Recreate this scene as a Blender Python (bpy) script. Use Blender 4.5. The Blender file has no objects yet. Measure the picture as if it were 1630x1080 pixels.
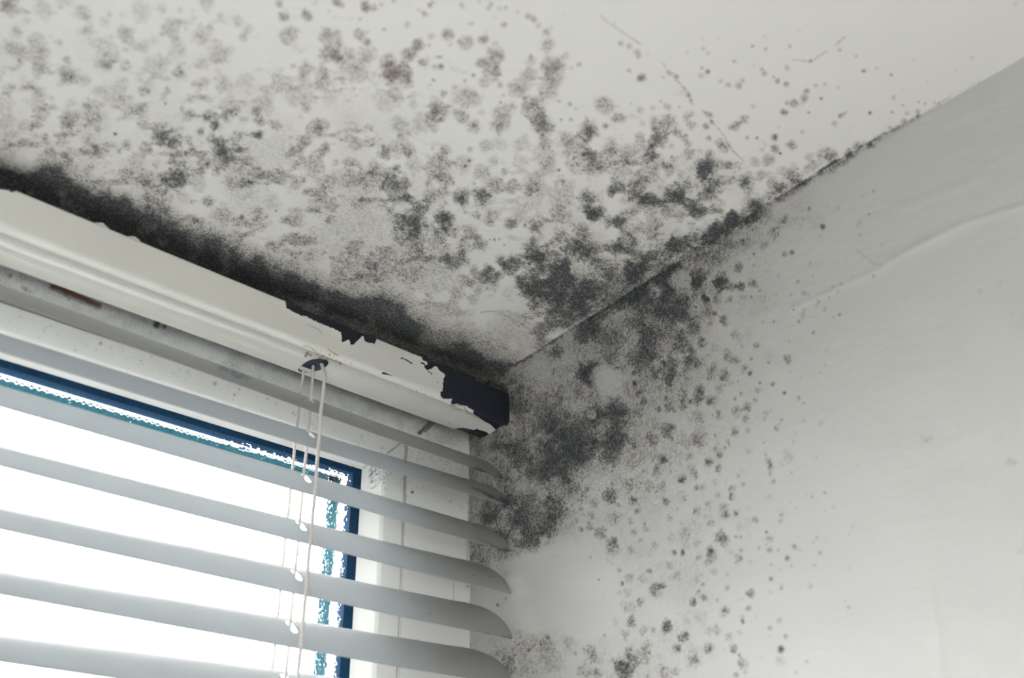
import bpy, bmesh, math, random
import numpy as np
from mathutils import Matrix, Vector
C = bpy.context.scene.collection
SC = bpy.context.scene
PI = math.pi

# ------------------------------------------------------------------ camera
FPX = 1509.99                                    # focal length in pixels of the 1630 x 1080 frame
CAM = np.array([-0.35917, -0.41467, -0.28887])
R_ = np.array([0.72113, -0.69222, -0.02871]); U_ = np.array([-0.33523, -0.38435, 0.86017]); F_ = np.array([0.59414, 0.61899, 0.51368])
cy_, sy_, cp_, sp_ = math.cos(0.764876527), math.sin(0.764876527), math.cos(0.539516848), math.sin(0.539516848)
F_ = np.array([sy_*cp_, cy_*cp_, sp_]); r0_ = np.array([cy_, -sy_, 0.0]); u0_ = np.cross(r0_, F_)
cr_, sr_ = math.cos(-0.0287107157), math.sin(-0.0287107157)
R_ = cr_*r0_ + sr_*u0_; U_ = -sr_*r0_ + cr_*u0_
cam_data = bpy.data.cameras.new('camera'); cam = bpy.data.objects.new('camera', cam_data); C.objects.link(cam)
cam_data.sensor_fit = 'HORIZONTAL'; cam_data.sensor_width = 36.0; cam_data.lens = 36.0*FPX/1630.0
cam_data.clip_start = 0.01; cam_data.clip_end = 200
m4 = Matrix.Identity(4)
for i in range(3):
    m4[i][0], m4[i][1], m4[i][2], m4[i][3] = R_[i], U_[i], -F_[i], CAM[i]
cam.matrix_world = m4
cam_data.dof.use_dof = True; cam_data.dof.focus_distance = 0.535; cam_data.dof.aperture_fstop = 7.5
SC.camera = cam

# ------------------------------------------------------------------ light and exposure
SC.view_settings.view_transform = 'Standard'; SC.view_settings.look = 'None'
SC.view_settings.gamma = 1.0; SC.view_settings.use_curve_mapping = False
SC.view_settings.exposure = 0.42
SC.cycles.use_denoising = True
SC.cycles.max_bounces = 10; SC.cycles.diffuse_bounces = 5; SC.cycles.transparent_max_bounces = 12
SC.cycles.caustics_refractive = True; SC.cycles.sample_clamp_indirect = 6.0
wd = bpy.data.worlds.new('overcast_sky'); SC.world = wd; wd.use_nodes = True
bg = wd.node_tree.nodes['Background']; bg.inputs[0].default_value = (1.0, 1.0, 0.985, 1); bg.inputs[1].default_value = 6.0

def area_lamp(name, loc, rot, sx, sy, power, col):
    d = bpy.data.lights.new(name, 'AREA'); d.shape = 'RECTANGLE'; d.size = sx; d.size_y = sy; d.energy = power; d.color = col
    o = bpy.data.objects.new(name, d); C.objects.link(o); o.location = loc; o.rotation_euler = rot
    return o
# fill lamp added at an unseen window, and sky light through the blind's window
area_lamp('fill_lamp_far', (-1.65, -2.93, -.95), (-PI/2+math.radians(66), 0, PI), .5, 1.2, 34.0, (1.0, 1.0, .995))
area_lamp('daylight_blind_window', (-0.72, 0.50, 0.20), (-PI/2+math.radians(42), 0, 0), 1.5, .9, 84.0, (0.96, 0.985, 1.0))

# ------------------------------------------------------------------ picture-plane helpers used while building
W_, H_ = 1630, 1080
def to_px(P):
    d = np.asarray(P, float) - CAM
    z = d @ F_
    z = np.where(z > 0.02, z, np.nan)
    return W_/2 + FPX*(d @ R_)/z, H_/2 - FPX*(d @ U_)/z
def hit(x, y, axis, val):
    d = F_*FPX + R_*(x - W_/2) + U_*(H_/2 - y)
    return CAM + d*(val - CAM[axis])/d[axis]

rng = np.random.default_rng(11); random.seed(11)
# ------------------------------------------------------------------ noise on a raster (used for stain maps)
def vnoise(shape, cell, seed):
    g = np.random.default_rng(seed); h, w = shape
    gh, gw = int(h/cell)+3, int(w/cell)+3
    a = g.random((gh, gw))
    yy = np.arange(h)/cell; xx = np.arange(w)/cell
    yi = yy.astype(int); xi = xx.astype(int); fy = yy-yi; fx = xx-xi
    fy = fy*fy*(3-2*fy); fx = fx*fx*(3-2*fx)
    A = a[yi][:, xi]; B = a[yi][:, xi+1]; Cc = a[yi+1][:, xi]; D = a[yi+1][:, xi+1]
    fy = fy[:, None]; fx = fx[None, :]
    return (A*(1-fx)+B*fx)*(1-fy) + (Cc*(1-fx)+D*fx)*fy
def fbm(shape, cell, seed, n=4):
    o = 0; amp = 1; t = 0
    for k in range(n):
        o = o + amp*vnoise(shape, max(cell/2**k, 1.01), seed+k*17); t += amp; amp *= 0.55
    return o/t
MX = 160                                         # margin of the stain maps around the frame
SH = (H_+2*MX, W_+2*MX)
NA = fbm(SH, 14, 3, 3); NB = fbm(SH, 60, 5, 4); NC = fbm(SH, 5, 9, 2); ND = fbm(SH, 160, 21, 3)
NS = fbm((SH[0], SH[1]//2+2), 15, 31, 5).repeat(2, 1)[:, :SH[1]]; NT = fbm(SH, 26, 41, 5)
class Stain:
    """a map of stains on one surface, sampled onto that surface's vertices"""
    def __init__(s): s.a = np.zeros(SH, np.float32)
    def spot(s, x, y, r, a, soft=0.35, ex=1.0):
        rr = r*1.7+3; x += MX; y += MX
        x0, x1 = int(max(0, x-rr)), int(min(SH[1], x+rr+1)); y0, y1 = int(max(0, y-rr)), int(min(SH[0], y+rr+1))
        if x0 >= x1 or y0 >= y1: return
        yy, xx = np.mgrid[y0:y1, x0:x1]
        d = np.hypot((xx-x)/ex, yy-y)/max(r, 0.8)
        amp = 1.15 if r > 5 else 0.3
        d = d + (NA[y0:y1, x0:x1]-0.5)*amp + (NC[y0:y1, x0:x1]-0.5)*amp*0.55
        t = np.clip((1+soft-d)/(2*soft), 0, 1); t = t*t*(3-2*t)
        t = t*(0.72+0.4*np.clip(1-d, 0, 1))*a
        v = s.a[y0:y1, x0:x1]; s.a[y0:y1, x0:x1] = 1-(1-v)*(1-np.clip(t, 0, .985))
    def line(s, pts, w, a, jit=0.0, gaps=.35):
        P = np.array(pts, float)+MX; m = w*3+jit*2+4
        x0, y0 = np.maximum(np.floor(P.min(0)-m).astype(int), 0); x1, y1 = np.ceil(P.max(0)+m).astype(int)
        x1, y1 = min(x1, SH[1]), min(y1, SH[0])
        if x0 >= x1 or y0 >= y1: return
        yy, xx = np.mgrid[y0:y1, x0:x1].astype(float)
        wx = (NC[y0:y1, x0:x1]-.5)*(jit*1.6+.8)+(NA[y0:y1, x0:x1]-.5)*jit*4; wy = (NC[::-1][y0:y1, x0:x1]-.5)*(jit*1.6+.8)+(NA[::-1][y0:y1, x0:x1]-.5)*jit*4
        xx = xx+wx; yy = yy+wy; d = np.full(xx.shape, 1e9)
        for (xa, ya), (xb, yb) in zip(P[:-1], P[1:]):
            t = np.clip(((xx-xa)*(xb-xa)+(yy-ya)*(yb-ya))/((xb-xa)**2+(yb-ya)**2+1e-9), 0, 1)
            d = np.minimum(d, np.hypot(xx-xa-t*(xb-xa), yy-ya-t*(yb-ya)))
        v = np.clip((w*1.25+.35-d)/(w*.7+.5), 0, 1)*a*np.clip(1-gaps+gaps*2.2*(NT[y0:y1, x0:x1]-.27)*1.2, .1, 1.05)
        q = s.a[y0:y1, x0:x1]; s.a[y0:y1, x0:x1] = 1-(1-q)*(1-np.clip(v, 0, .985))
    def field(s, pts, sigma, amp=1.0):
        P = np.array(pts, float); st = 8
        ys = np.arange(0, SH[0], st); xs = np.arange(0, SH[1], st)
        X, Y = np.meshgrid(xs-MX, ys-MX)
        num = np.zeros(X.shape); den = np.full(X.shape, 1e-6)
        for x, y, d in P:
            w = np.exp(-((X-x)**2+(Y-y)**2)/(2*sigma**2)) + 1e-5/(1+((X-x)**2+(Y-y)**2)/sigma**2)
            num += w*d; den += w
        F = num/den
        yi = np.clip(np.arange(SH[0])/st, 0, len(ys)-1.001); xi = np.clip(np.arange(SH[1])/st, 0, len(xs)-1.001)
        y0 = yi.astype(int); x0 = xi.astype(int); fy = (yi-y0)[:, None]; fx = (xi-x0)[None]
        return amp*((F[y0][:, x0]*(1-fx)+F[y0][:, x0+1]*fx)*(1-fy)+(F[y0+1][:, x0]*(1-fx)+F[y0+1][:, x0+1]*fx)*fy)
    def sample(s, P):
        x, y = to_px(P)
        x = np.nan_to_num(x, nan=-9e3)+MX; y = np.nan_to_num(y, nan=-9e3)+MX
        ok = (x > 0) & (x < SH[1]-2) & (y > 0) & (y < SH[0]-2)
        x = np.clip(x, 0, SH[1]-2.01); y = np.clip(y, 0, SH[0]-2.01)
        xi = x.astype(int); yi = y.astype(int); fx = x-xi; fy = y-yi; A = s.a
        v = (A[yi, xi]*(1-fx)+A[yi, xi+1]*fx)*(1-fy)+(A[yi+1, xi]*(1-fx)+A[yi+1, xi+1]*fx)*fy
        return np.where(ok, v, 0).astype(np.float32)
def crop(ox, oy, sc, lst): return [(ox+l[0]/sc, oy+l[1]/sc, l[2]/sc, l[3]) for l in lst if l[2] > 0]

# ------------------------------------------------------------------ materials
def nodes(name):
    m = bpy.data.materials.new(name); m.use_nodes = True; nt = m.node_tree
    b = nt.nodes['Principled BSDF']
    def N(t, **k):
        n = nt.nodes.new(t)
        for a, v in k.items(): setattr(n, a, v)
        return n
    return m, nt, b, N, nt.links.new
def math_(N, L, op, a, b=None, clamp=False):
    n = N('ShaderNodeMath', operation=op); n.use_clamp = clamp
    for i, v in enumerate((a, b)):
        if v is None: continue
        if isinstance(v, (int, float)): n.inputs[i].default_value = v
        else: L(v, n.inputs[i])
    return n.outputs[0]
def maprange(N, L, v, a, b, c, d):
    n = N('ShaderNodeMapRange'); L(v, n.inputs[0])
    for i, q in enumerate((a, b, c, d)): n.inputs[i+1].default_value = q
    return n.outputs[0]
def mixc(N, L, f, a, b):
    n = N('ShaderNodeMix', data_type='RGBA')
    for s, v in ((n.inputs[0], f), (n.inputs[6], a), (n.inputs[7], b)):
        if isinstance(v, tuple): s.default_value = v if len(v) == 4 else (*v, 1)
        elif isinstance(v, (int, float)): s.default_value = v
        else: L(v, s)
    return n.outputs[2]
def noise(N, L, co, scale, detail=3, rough=.55, dist=0):
    n = N('ShaderNodeTexNoise'); n.inputs['Scale'].default_value = scale; n.inputs['Detail'].default_value = detail
    n.inputs['Roughness'].default_value = rough; n.inputs['Distortion'].default_value = dist; L(co, n.inputs['Vector'])
    return n.outputs[0]
def attr(N, name):
    n = N('ShaderNodeAttribute'); n.attribute_name = name; return n.outputs['Fac']

def plaster(name, paint, ripple=(1, 1, 1), bump=0.35):
    """white painted plaster with mould: grey-brown colonies, black where dense, brown where thin"""
    m, nt, b, N, L = nodes(name)
    tc = N('ShaderNodeTexCoord').outputs['Object']
    d = attr(N, 'mould'); br = attr(N, 'brown')
    g1 = noise(N, L, tc, 1150, 3, .7); g2 = noise(N, L, tc, 420, 4, .65)
    grain = math_(N, L, 'MULTIPLY', maprange(N, L, g1, .38, .62, .12, 1.6), maprange(N, L, g2, .38, .62, .55, 1.35))
    # dense mould is more solid than thin mould
    grain = math_(N, L, 'ADD', math_(N, L, 'MULTIPLY', grain, maprange(N, L, d, .62, .98, 1, .35)), maprange(N, L, d, .62, .98, 0, .72))
    mk = math_(N, L, 'MULTIPLY', d, grain, True)
    paintc = mixc(N, L, maprange(N, L, noise(N, L, tc, 9, 3), .3, .7, 0, 1), tuple(c*.975 for c in paint), paint)
    mould = mixc(N, L, maprange(N, L, d, .62, 1.0, 0, 1), (.112, .090, .073), (.017, .023, .029))
    col = mixc(N, L, math_(N, L, 'MULTIPLY', mk, .97), paintc, mould)
    col = mixc(N, L, math_(N, L, 'MULTIPLY', br, grain, True), col, (.30, .185, .115))
    L(col, b.inputs['Base Color']); b.inputs['Roughness'].default_value = .78; b.inputs['Specular IOR Level'].default_value = .25
    mp = N('ShaderNodeMapping'); mp.inputs['Scale'].default_value = ripple; L(tc, mp.inputs['Vector'])
    h = math_(N, L, 'ADD', math_(N, L, 'MULTIPLY', noise(N, L, mp.outputs[0], 170, 3, .5, .4), 1.0), math_(N, L, 'MULTIPLY', noise(N, L, mp.outputs[0], 620, 2), .22))
    h = math_(N, L, 'ADD', h, math_(N, L, 'MULTIPLY', mk, .12))
    bp = N('ShaderNodeBump'); bp.inputs['Strength'].default_value = bump; bp.inputs['Distance'].default_value = .0006
    L(h, bp.inputs['Height']); L(bp.outputs[0], b.inputs['Normal'])
    return m
def coated(name, base, rough=.35, spec=.5, trans=0.0, tcol=(.85, .93, 1.0), dirt=.25):
    """white lacquer or plastic with attribute-driven grime and rust, fine dirt specks"""
    m, nt, b, N, L = nodes(name)
    tc = N('ShaderNodeTexCoord').outputs['Object']
    g = attr(N, 'grime'); ru = attr(N, 'rust'); f = attr(N, 'mould')
    v = noise(N, L, tc, 60, 4)
    c = mixc(N, L, maprange(N, L, v, .35, .7, 0, dirt), base, tuple(x*.8 for x in base))
    c = mixc(N, L, math_(N, L, 'MULTIPLY', f, maprange(N, L, noise(N, L, tc, 1300, 3, .65), .4, .6, .2, 1.2), True), c, (.10, .105, .105))
    c = mixc(N, L, ru, c, (.22, .085, .055))
    c = mixc(N, L, g, c, (.022, .045, .062))
    L(c, b.inputs['Base Color']); b.inputs['Roughness'].default_value = rough; b.inputs['Specular IOR Level'].default_value = spec
    bp = N('ShaderNodeBump'); bp.inputs['Strength'].default_value = .12; bp.inputs['Distance'].default_value = .0003
    L(noise(N, L, tc, 260, 3), bp.inputs['Height']); L(bp.outputs[0], b.inputs['Normal'])
    if trans:
        t = N('ShaderNodeBsdfTranslucent'); t.inputs[0].default_value = (*tcol, 1)
        mx = N('ShaderNodeMixShader'); mx.inputs[0].default_value = trans
        L(b.outputs[0], mx.inputs[1]); L(t.outputs[0], mx.inputs[2]); L(mx.outputs[0], nt.nodes['Material Output'].inputs[0])
    return m
def simple(name, col, rough=.5, spec=.4, metal=0, var=.2, sc=300):
    m, nt, b, N, L = nodes(name)
    tc = N('ShaderNodeTexCoord').outputs['Object']
    c = mixc(N, L, maprange(N, L, noise(N, L, tc, sc, 4), .3, .7, 0, 1), tuple(x*(1-var) for x in col), tuple(min(1, x*(1+var)) for x in col))
    L(c, b.inputs['Base Color']); b.inputs['Roughness'].default_value = rough; b.inputs['Specular IOR Level'].default_value = spec; b.inputs['Metallic'].default_value = metal
    return m
def pane_material(name):
    m, nt, b, N, L = nodes(name)
    tr = N('ShaderNodeBsdfTransparent'); tr.inputs[0].default_value = (.985, .99, .985, 1)
    gl = N('ShaderNodeBsdfGlossy'); gl.inputs['Roughness'].default_value = .02
    fr = N('ShaderNodeFresnel'); fr.inputs[0].default_value = 1.3
    mx = N('ShaderNodeMixShader'); L(fr.outputs[0], mx.inputs[0]); L(tr.outputs[0], mx.inputs[1]); L(gl.outputs[0], mx.inputs[2])
    L(mx.outputs[0], nt.nodes['Material Output'].inputs[0])
    return m
def water_material(name):
    m, nt, b, N, L = nodes(name)
    b.inputs['Base Color'].default_value = (1, 1, 1, 1); b.inputs['Roughness'].default_value = .02; b.inputs['IOR'].default_value = 1.33
    b.inputs['Transmission Weight'].default_value = 1.0
    return m
MAT = dict(
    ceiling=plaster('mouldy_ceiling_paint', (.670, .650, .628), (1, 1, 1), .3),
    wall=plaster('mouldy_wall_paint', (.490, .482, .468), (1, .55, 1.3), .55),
    plain=simple('plain_white_paint', (.72, .72, .71), .8, .2, 0, .03, 8),
    floor=simple('pale_floor', (.80, .80, .785), .6, .3, 0, .12, 6),
    paint=coated('headrail_cream_enamel', (.64, .635, .59), .2, .8, 0, dirt=.12),
    bare=simple('bare_dark_metal', (.013, .017, .027), .45, .35, 0, .5, 500),
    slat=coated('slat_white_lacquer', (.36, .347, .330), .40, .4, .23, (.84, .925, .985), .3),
    frame=coated('white_window_plastic', (.95, .955, .94), .3, .5, 0, dirt=.1),
    rubber=simple('navy_rubber_gasket', (.013, .052, .115), .8, .1, 0, .25, 900),
    spacer=simple('teal_spacer_bar', (.030, .155, .205), .35, .5, 0, .35, 700),
    cord=simple('cord_fibre', (.62, .59, .565), .85, .1, 0, .15, 2500),
    hole=simple('cord_guide_rubber', (.012, .022, .040), .5, .4, 0, .3, 400),
    pane=pane_material('clear_pane'), water=water_material('water'),
    bracket=simple('bracket_zinc', (.45, .45, .44), .5, .5, .6, .1, 100),
)

# ------------------------------------------------------------------ mesh helpers
def link(name, me, mat, parent=None, smooth=True):
    o = bpy.data.objects.new(name, me); C.objects.link(o)
    if mat is not None and not me.materials: me.materials.append(mat)
    if parent is not None: o.parent = parent
    if smooth: me.polygons.foreach_set('use_smooth', np.ones(len(me.polygons), bool))
    return o
def mesh_np(name, V, F, attrs=None):
    """V (n,3); F (m,4) quads"""
    me = bpy.data.meshes.new(name); V = np.ascontiguousarray(V, np.float32); F = np.ascontiguousarray(F, np.int32)
    me.vertices.add(len(V)); me.vertices.foreach_set('co', V.ravel())
    me.loops.add(F.size); me.loops.foreach_set('vertex_index', F.ravel())
    me.polygons.add(len(F)); k = F.shape[1]
    me.polygons.foreach_set('loop_start', np.arange(0, F.size, k, dtype=np.int32))
    try: me.polygons.foreach_set('loop_total', np.full(len(F), k, np.int32))
    except Exception: pass
    me.update(calc_edges=True)
    for n, a in (attrs or {}).items():
        at = me.attributes.new(n, 'FLOAT', 'POINT'); at.data.foreach_set('value', np.ascontiguousarray(a, np.float32))
    return me
def grid_faces(nu, nv, flip=False):
    i = np.arange(nu*nv).reshape(nu, nv)
    q = np.stack([i[:-1, :-1], i[1:, :-1], i[1:, 1:], i[:-1, 1:]], -1).reshape(-1, 4)
    return q[:, ::-1] if flip else q
def drop_loose(V, F, attrs):
    used = np.zeros(len(V), bool); used[F.ravel()] = True
    new = np.cumsum(used)-1
    return V[used], new[F], {k: a[used] for k, a in attrs.items()}
def box_bm(bm, x0, x1, y0, y1, z0, z1, bev=0):
    r = bmesh.ops.create_cube(bm, size=1)
    for v in r['verts']: v.co = Vector(((x0+x1)/2+v.co.x*(x1-x0), (y0+y1)/2+v.co.y*(y1-y0), (z0+z1)/2+v.co.z*(z1-z0)))
    if bev:
        es = list({e for v in r['verts'] for e in v.link_edges})
        bmesh.ops.bevel(bm, geom=es, offset=bev, segments=2, affect='EDGES')
def bm_obj(name, bm, mat, parent=None, smooth=False):
    me = bpy.data.meshes.new(name); bmesh.ops.recalc_face_normals(bm, faces=bm.faces[:]); bm.to_mesh(me); bm.free()
    return link(name, me, mat, parent, smooth)
def tag(o, label=None, cat=None, group=None, kind=None):
    for k, v in (('label', label), ('category', cat), ('group', group), ('kind', kind)):
        if v: o[k] = v
    return o
def dense(a, b, step, *ranges):
    """grid lines: fine from a to b, then coarse out to the far ends"""
    lo, hi = ranges
    core = np.arange(a, b+step*.5, step); core[-1] = b
    L_ = np.linspace(lo, a, 14)[:-1] if lo < a else np.array([]); H2 = np.linspace(b, hi, 10)[1:] if hi > b else np.array([])
    return np.concatenate([L_, core, H2])

# ------------------------------------------------------------------ where the mould grows
C2 = crop(400, 0, 3, [(135,15,18,.6),(160,85,22,.8),(140,65,10,.7),(272,75,27,.75),(305,15,8,.5),(370,53,8,.5),(405,8,20,.8),(430,25,14,.6),(545,30,24,.8),(585,38,22,.65),(620,22,8,.8),(520,92,8,.6),(475,92,6,.4),(555,152,8,.5),(635,140,10,.6),(680,3,8,.7),(800,48,8,.8),(828,66,17,.7),(853,25,13,.8),(868,10,9,.6),(1005,22,12,.6),(1012,35,9,.5),(1087,8,7,.6),(1132,40,9,.8),(1145,20,10,.6),(1185,42,11,.5),(1215,35,10,.5),(1165,80,6,.4),(1272,58,9,.5),(1320,72,16,.6),(1338,82,15,.55),(1352,95,14,.45),(1372,123,13,.55),(1410,152,18,.45),(1436,132,10,.2),(1490,72,6,.3),(745,118,15,.5),(1052,112,10,.5),(1035,115,7,.3),(1205,122,17,.5),(182,175,42,.5),(362,155,36,.6),(385,180,48,.45),(420,210,32,.4),(378,258,50,.65),(395,265,30,.5),(465,258,36,.5),(518,165,27,.6),(552,200,24,.75),(555,260,45,.4),(550,283,15,.5),(855,175,17,.35),(932,168,28,.7),(950,210,14,.3),(800,210,27,.75),(848,215,8,.6),(1025,203,30,.45),(990,200,10,.4),(1110,187,20,.75),(1123,150,6,.6),(1165,210,15,.4),(1175,265,36,.7),(1140,240,20,.4),(1100,293,28,.75),(1140,330,48,.55),(1165,345,25,.5),(895,272,8,.8),(880,272,6,.6),(910,272,6,.7),(905,318,15,.85),(875,320,15,.4),(820,295,24,.7),(770,262,28,.6),(735,278,34,.6),(650,290,35,.45),(660,350,42,.7),(690,360,75,.45),(730,340,38,.5),(740,390,32,.4),(500,340,75,.45),(510,325,12,.7),(440,385,20,.4),(430,428,9,.7),(265,330,36,.45),(202,316,13,.5),(345,385,60,.45),(350,350,30,.3),(60,432,24,.45),(60,500,50,.35),(20,530,22,.6),(40,575,24,.6),(200,460,50,.35),(260,510,24,.5),(290,470,35,.3),(380,470,40,.25),(870,382,8,.8),(855,405,6,.5),(1062,360,9,.9),(1020,385,8,.8),(1188,405,15,.6),(1115,390,36,.45),(1335,270,10,.9),(1335,290,22,.35),(1415,222,35,.5),(1500,265,20,.4),(1565,308,12,.5),(1530,325,8,.5),(1440,310,45,.5),(1445,355,55,.6),(1420,415,55,.5),(1300,400,55,.45),(1240,410,20,.5),(1270,430,35,.5),(1330,360,35,.35),(1360,530,55,.7),(1390,590,55,.6),(1345,490,45,.55),(1400,620,40,.55),(1470,483,8,.8),(1522,497,10,.8),(1550,520,6,.5),(1478,573,8,.8),(1527,571,9,.85),(1205,455,6,.7),(1190,490,8,.6),(1215,500,6,.6),(1250,505,20,.4),(1200,560,48,.55),(1175,600,35,.45),(920,445,18,.7),(1020,465,55,.55),(1080,480,35,.35),(770,460,22,.35),(775,498,25,.35),(885,525,55,.75),(870,560,35,.5),(1000,550,42,.65),(1060,605,42,.55),(1060,605,18,.7),(1100,540,20,.3),(640,480,60,.3),(690,450,40,.4),(710,600,45,.45),(800,590,45,.4),(875,610,20,.4),(580,690,10,.9),(545,605,7,.6),(640,735,36,.9),(500,690,30,.3),(720,700,55,.4),(745,720,30,.5),(925,730,36,.7),(1045,715,15,.5),(865,710,10,.4),(1120,700,38,.45),(1180,690,35,.3),(1300,690,40,.35),(1410,685,32,.6),(1500,660,42,.6),(1610,630,50,.8),(1560,700,55,.6),(1610,640,30,.5),(1400,745,60,.4),(1500,735,20,.3),(1540,755,8,.9),(1470,813,8,.9),(1420,800,42,.5),(1600,770,55,.6),(1540,790,40,.45),(1290,770,40,.3),(1160,770,30,.4),(1100,825,40,.5),(1205,820,18,.55),(1042,768,10,.95),(1020,797,9,.95),(1010,780,45,.4),(770,790,45,.35),(690,810,30,.85),(700,890,65,.9),(740,940,30,.9),(895,800,60,.6),(915,850,45,.7),(870,930,45,.7),(920,920,30,.65),(850,870,20,.5),(1005,945,45,.95),(1105,940,52,.9),(1155,880,45,.65),(1130,920,30,.6),(1245,893,32,.65),(1350,885,48,.5),(1320,910,30,.4),(1345,970,35,.3),(1340,900,30,.4),(1475,945,60,.4),(1480,1025,48,.55),(1610,945,45,.85),(1620,1030,25,.8),(1275,1020,35,.4),(1155,1020,40,.4),(1075,1030,20,.6),(1135,1060,22,.6),(1240,1065,36,.5),(1360,1075,45,.6),(920,975,25,.5),(790,1030,55,.9),(920,1045,52,.95),(700,1060,40,.8),(215,1043,42,.5),(380,1045,25,.55),(118,1008,7,.8),(400,780,18,.5),(485,775,10,.6),(350,710,30,.8),(300,790,60,.7),(250,680,35,.7),(190,660,12,.6),(330,600,40,.6),(290,630,40,.5),(35,640,25,.9),(5,875,8,.9),(45,840,25,.5),(100,960,40,.3),(220,880,35,.5),(350,880,50,.5),(600,810,50,.6),(560,850,60,.5),(480,850,60,.45),(500,970,40,.45),(330,970,50,.4),(1410,1050,10,.7),(1480,850,20,.25),(1520,890,30,.3)])
C3 = crop(800, 0, 3, [(565,207,14,.55),(605,220,14,.5),(645,250,18,.45),(652,272,12,.3),(692,258,8,.3),(605,336,12,.4),(540,127,7,.7),(535,105,5,.4),(665,372,20,.95),(768,370,6,.7),(832,367,11,.75),(717,142,4,.3),(900,185,5,.3),(955,182,5,.4),(1032,178,6,.35),(958,232,8,.75),(980,253,8,.8),(880,250,8,.3),(952,325,10,.5),(980,342,12,.9),(950,362,13,.55),(1042,387,11,.35),(1078,405,15,.55),(1122,405,17,.55),(1147,385,11,.75),(1108,293,9,.65),(1193,221,7,.85),(1255,235,7,.9),(1370,221,9,.75),(1252,175,5,.6),(1418,152,5,.6),(1583,170,4,.4),(1610,238,7,.9),(1470,289,7,.8),(1505,284,4,.6),(1200,312,5,.5),(1238,330,7,.9),(1248,350,14,.7),(1295,368,7,.9),(1313,387,13,.75),(1355,403,14,.7),(1360,325,13,.55),(1452,435,14,.8),(1440,470,18,.75),(1393,491,21,.75),(1360,491,12,.4),(1430,497,5,.9),(1495,409,9,.65),(1540,403,8,.6),(1605,418,9,.4),(1522,470,9,1),(1462,537,6,.95),(1347,539,17,.8),(1195,507,12,.25),(1155,568,20,.6),(1120,598,24,.65),(1092,606,16,.6),(1610,555,10,.7),(1588,592,15,.3),(1432,630,10,.4),(1300,655,20,.9),(1378,690,24,.75),(1300,710,21,.75),(1213,660,8,.8),(1168,658,10,.5),(1328,733,7,1),(1320,607,4,.8),(1240,715,11,.4),(1270,763,28,.65),(1205,772,22,.4),(1250,690,10,.2),(1408,806,5,.9),(1390,790,22,.3),(1325,820,22,.35),(1520,693,4,.3),
(490,505,45,.55),(470,490,30,.3),(555,562,28,.6),(490,603,15,.85),(660,525,20,.45),(717,517,14,.35),(790,508,18,.5),(755,485,7,.95),(845,513,8,.5),(612,495,4,.6),(720,572,20,.45),(668,590,15,.35),(720,600,25,.4),(790,590,40,.7),(750,650,50,.8),(720,670,30,.6),(660,655,25,.6),(835,630,30,.7),(870,655,20,.6),(880,555,22,.5),(905,545,15,.4),(900,595,25,.6),(970,605,20,.75),(990,550,15,.6),(985,660,15,.6),(1035,680,20,.6),(1060,705,28,.75),(885,690,24,.7),(990,735,20,.65),(940,725,15,.35),(808,697,14,.35),(885,735,35,.55),(700,742,36,.85),(740,770,35,.5),(515,710,48,.7),(520,720,25,.4),(600,740,50,.45),(650,700,30,.4),(570,760,40,.5),(560,820,45,.5),(430,770,50,.6),(480,795,35,.7),(700,830,48,.55),(790,810,30,.6),(808,750,6,.9),(955,810,62,.95),(960,810,35,.6),(1025,790,8,1),(1075,792,22,.7),(1160,865,45,.85),(1165,868,22,.7),(1230,845,25,.5),(1110,822,8,.6),(1130,805,10,.6),(990,905,62,.9),(880,890,50,.7),(825,940,60,.95),(830,940,30,.8),(640,890,55,.85),(560,885,36,.9),(520,915,25,.9),(755,892,14,.35),(690,965,48,.85),(660,940,25,.7),(740,965,20,.7),(900,980,30,.7),(440,1015,45,.9),(410,1030,22,.7),(575,1020,6,.9),(610,1005,22,.45),(580,960,25,.35),(940,1010,38,.85),(835,1025,32,.6),(790,1000,40,.6),(560,1065,35,.85),(500,1060,30,.7),(710,1030,30,.8),(720,1065,35,.85),(650,1010,15,.4),(1090,1030,25,.85),(1095,1065,30,.9),(1215,975,40,.7),(1230,990,25,.7),(1180,960,35,.5),(1020,980,45,.35),(1300,885,40,.6),(1380,830,40,.5),(1460,750,28,.5),(1470,790,30,.45),(1520,740,25,.45),(1560,745,35,.65),(1590,760,25,.55),(340,757,8,1),(267,812,7,1),(345,748,6,.9),(240,720,5,.8)])
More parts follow.
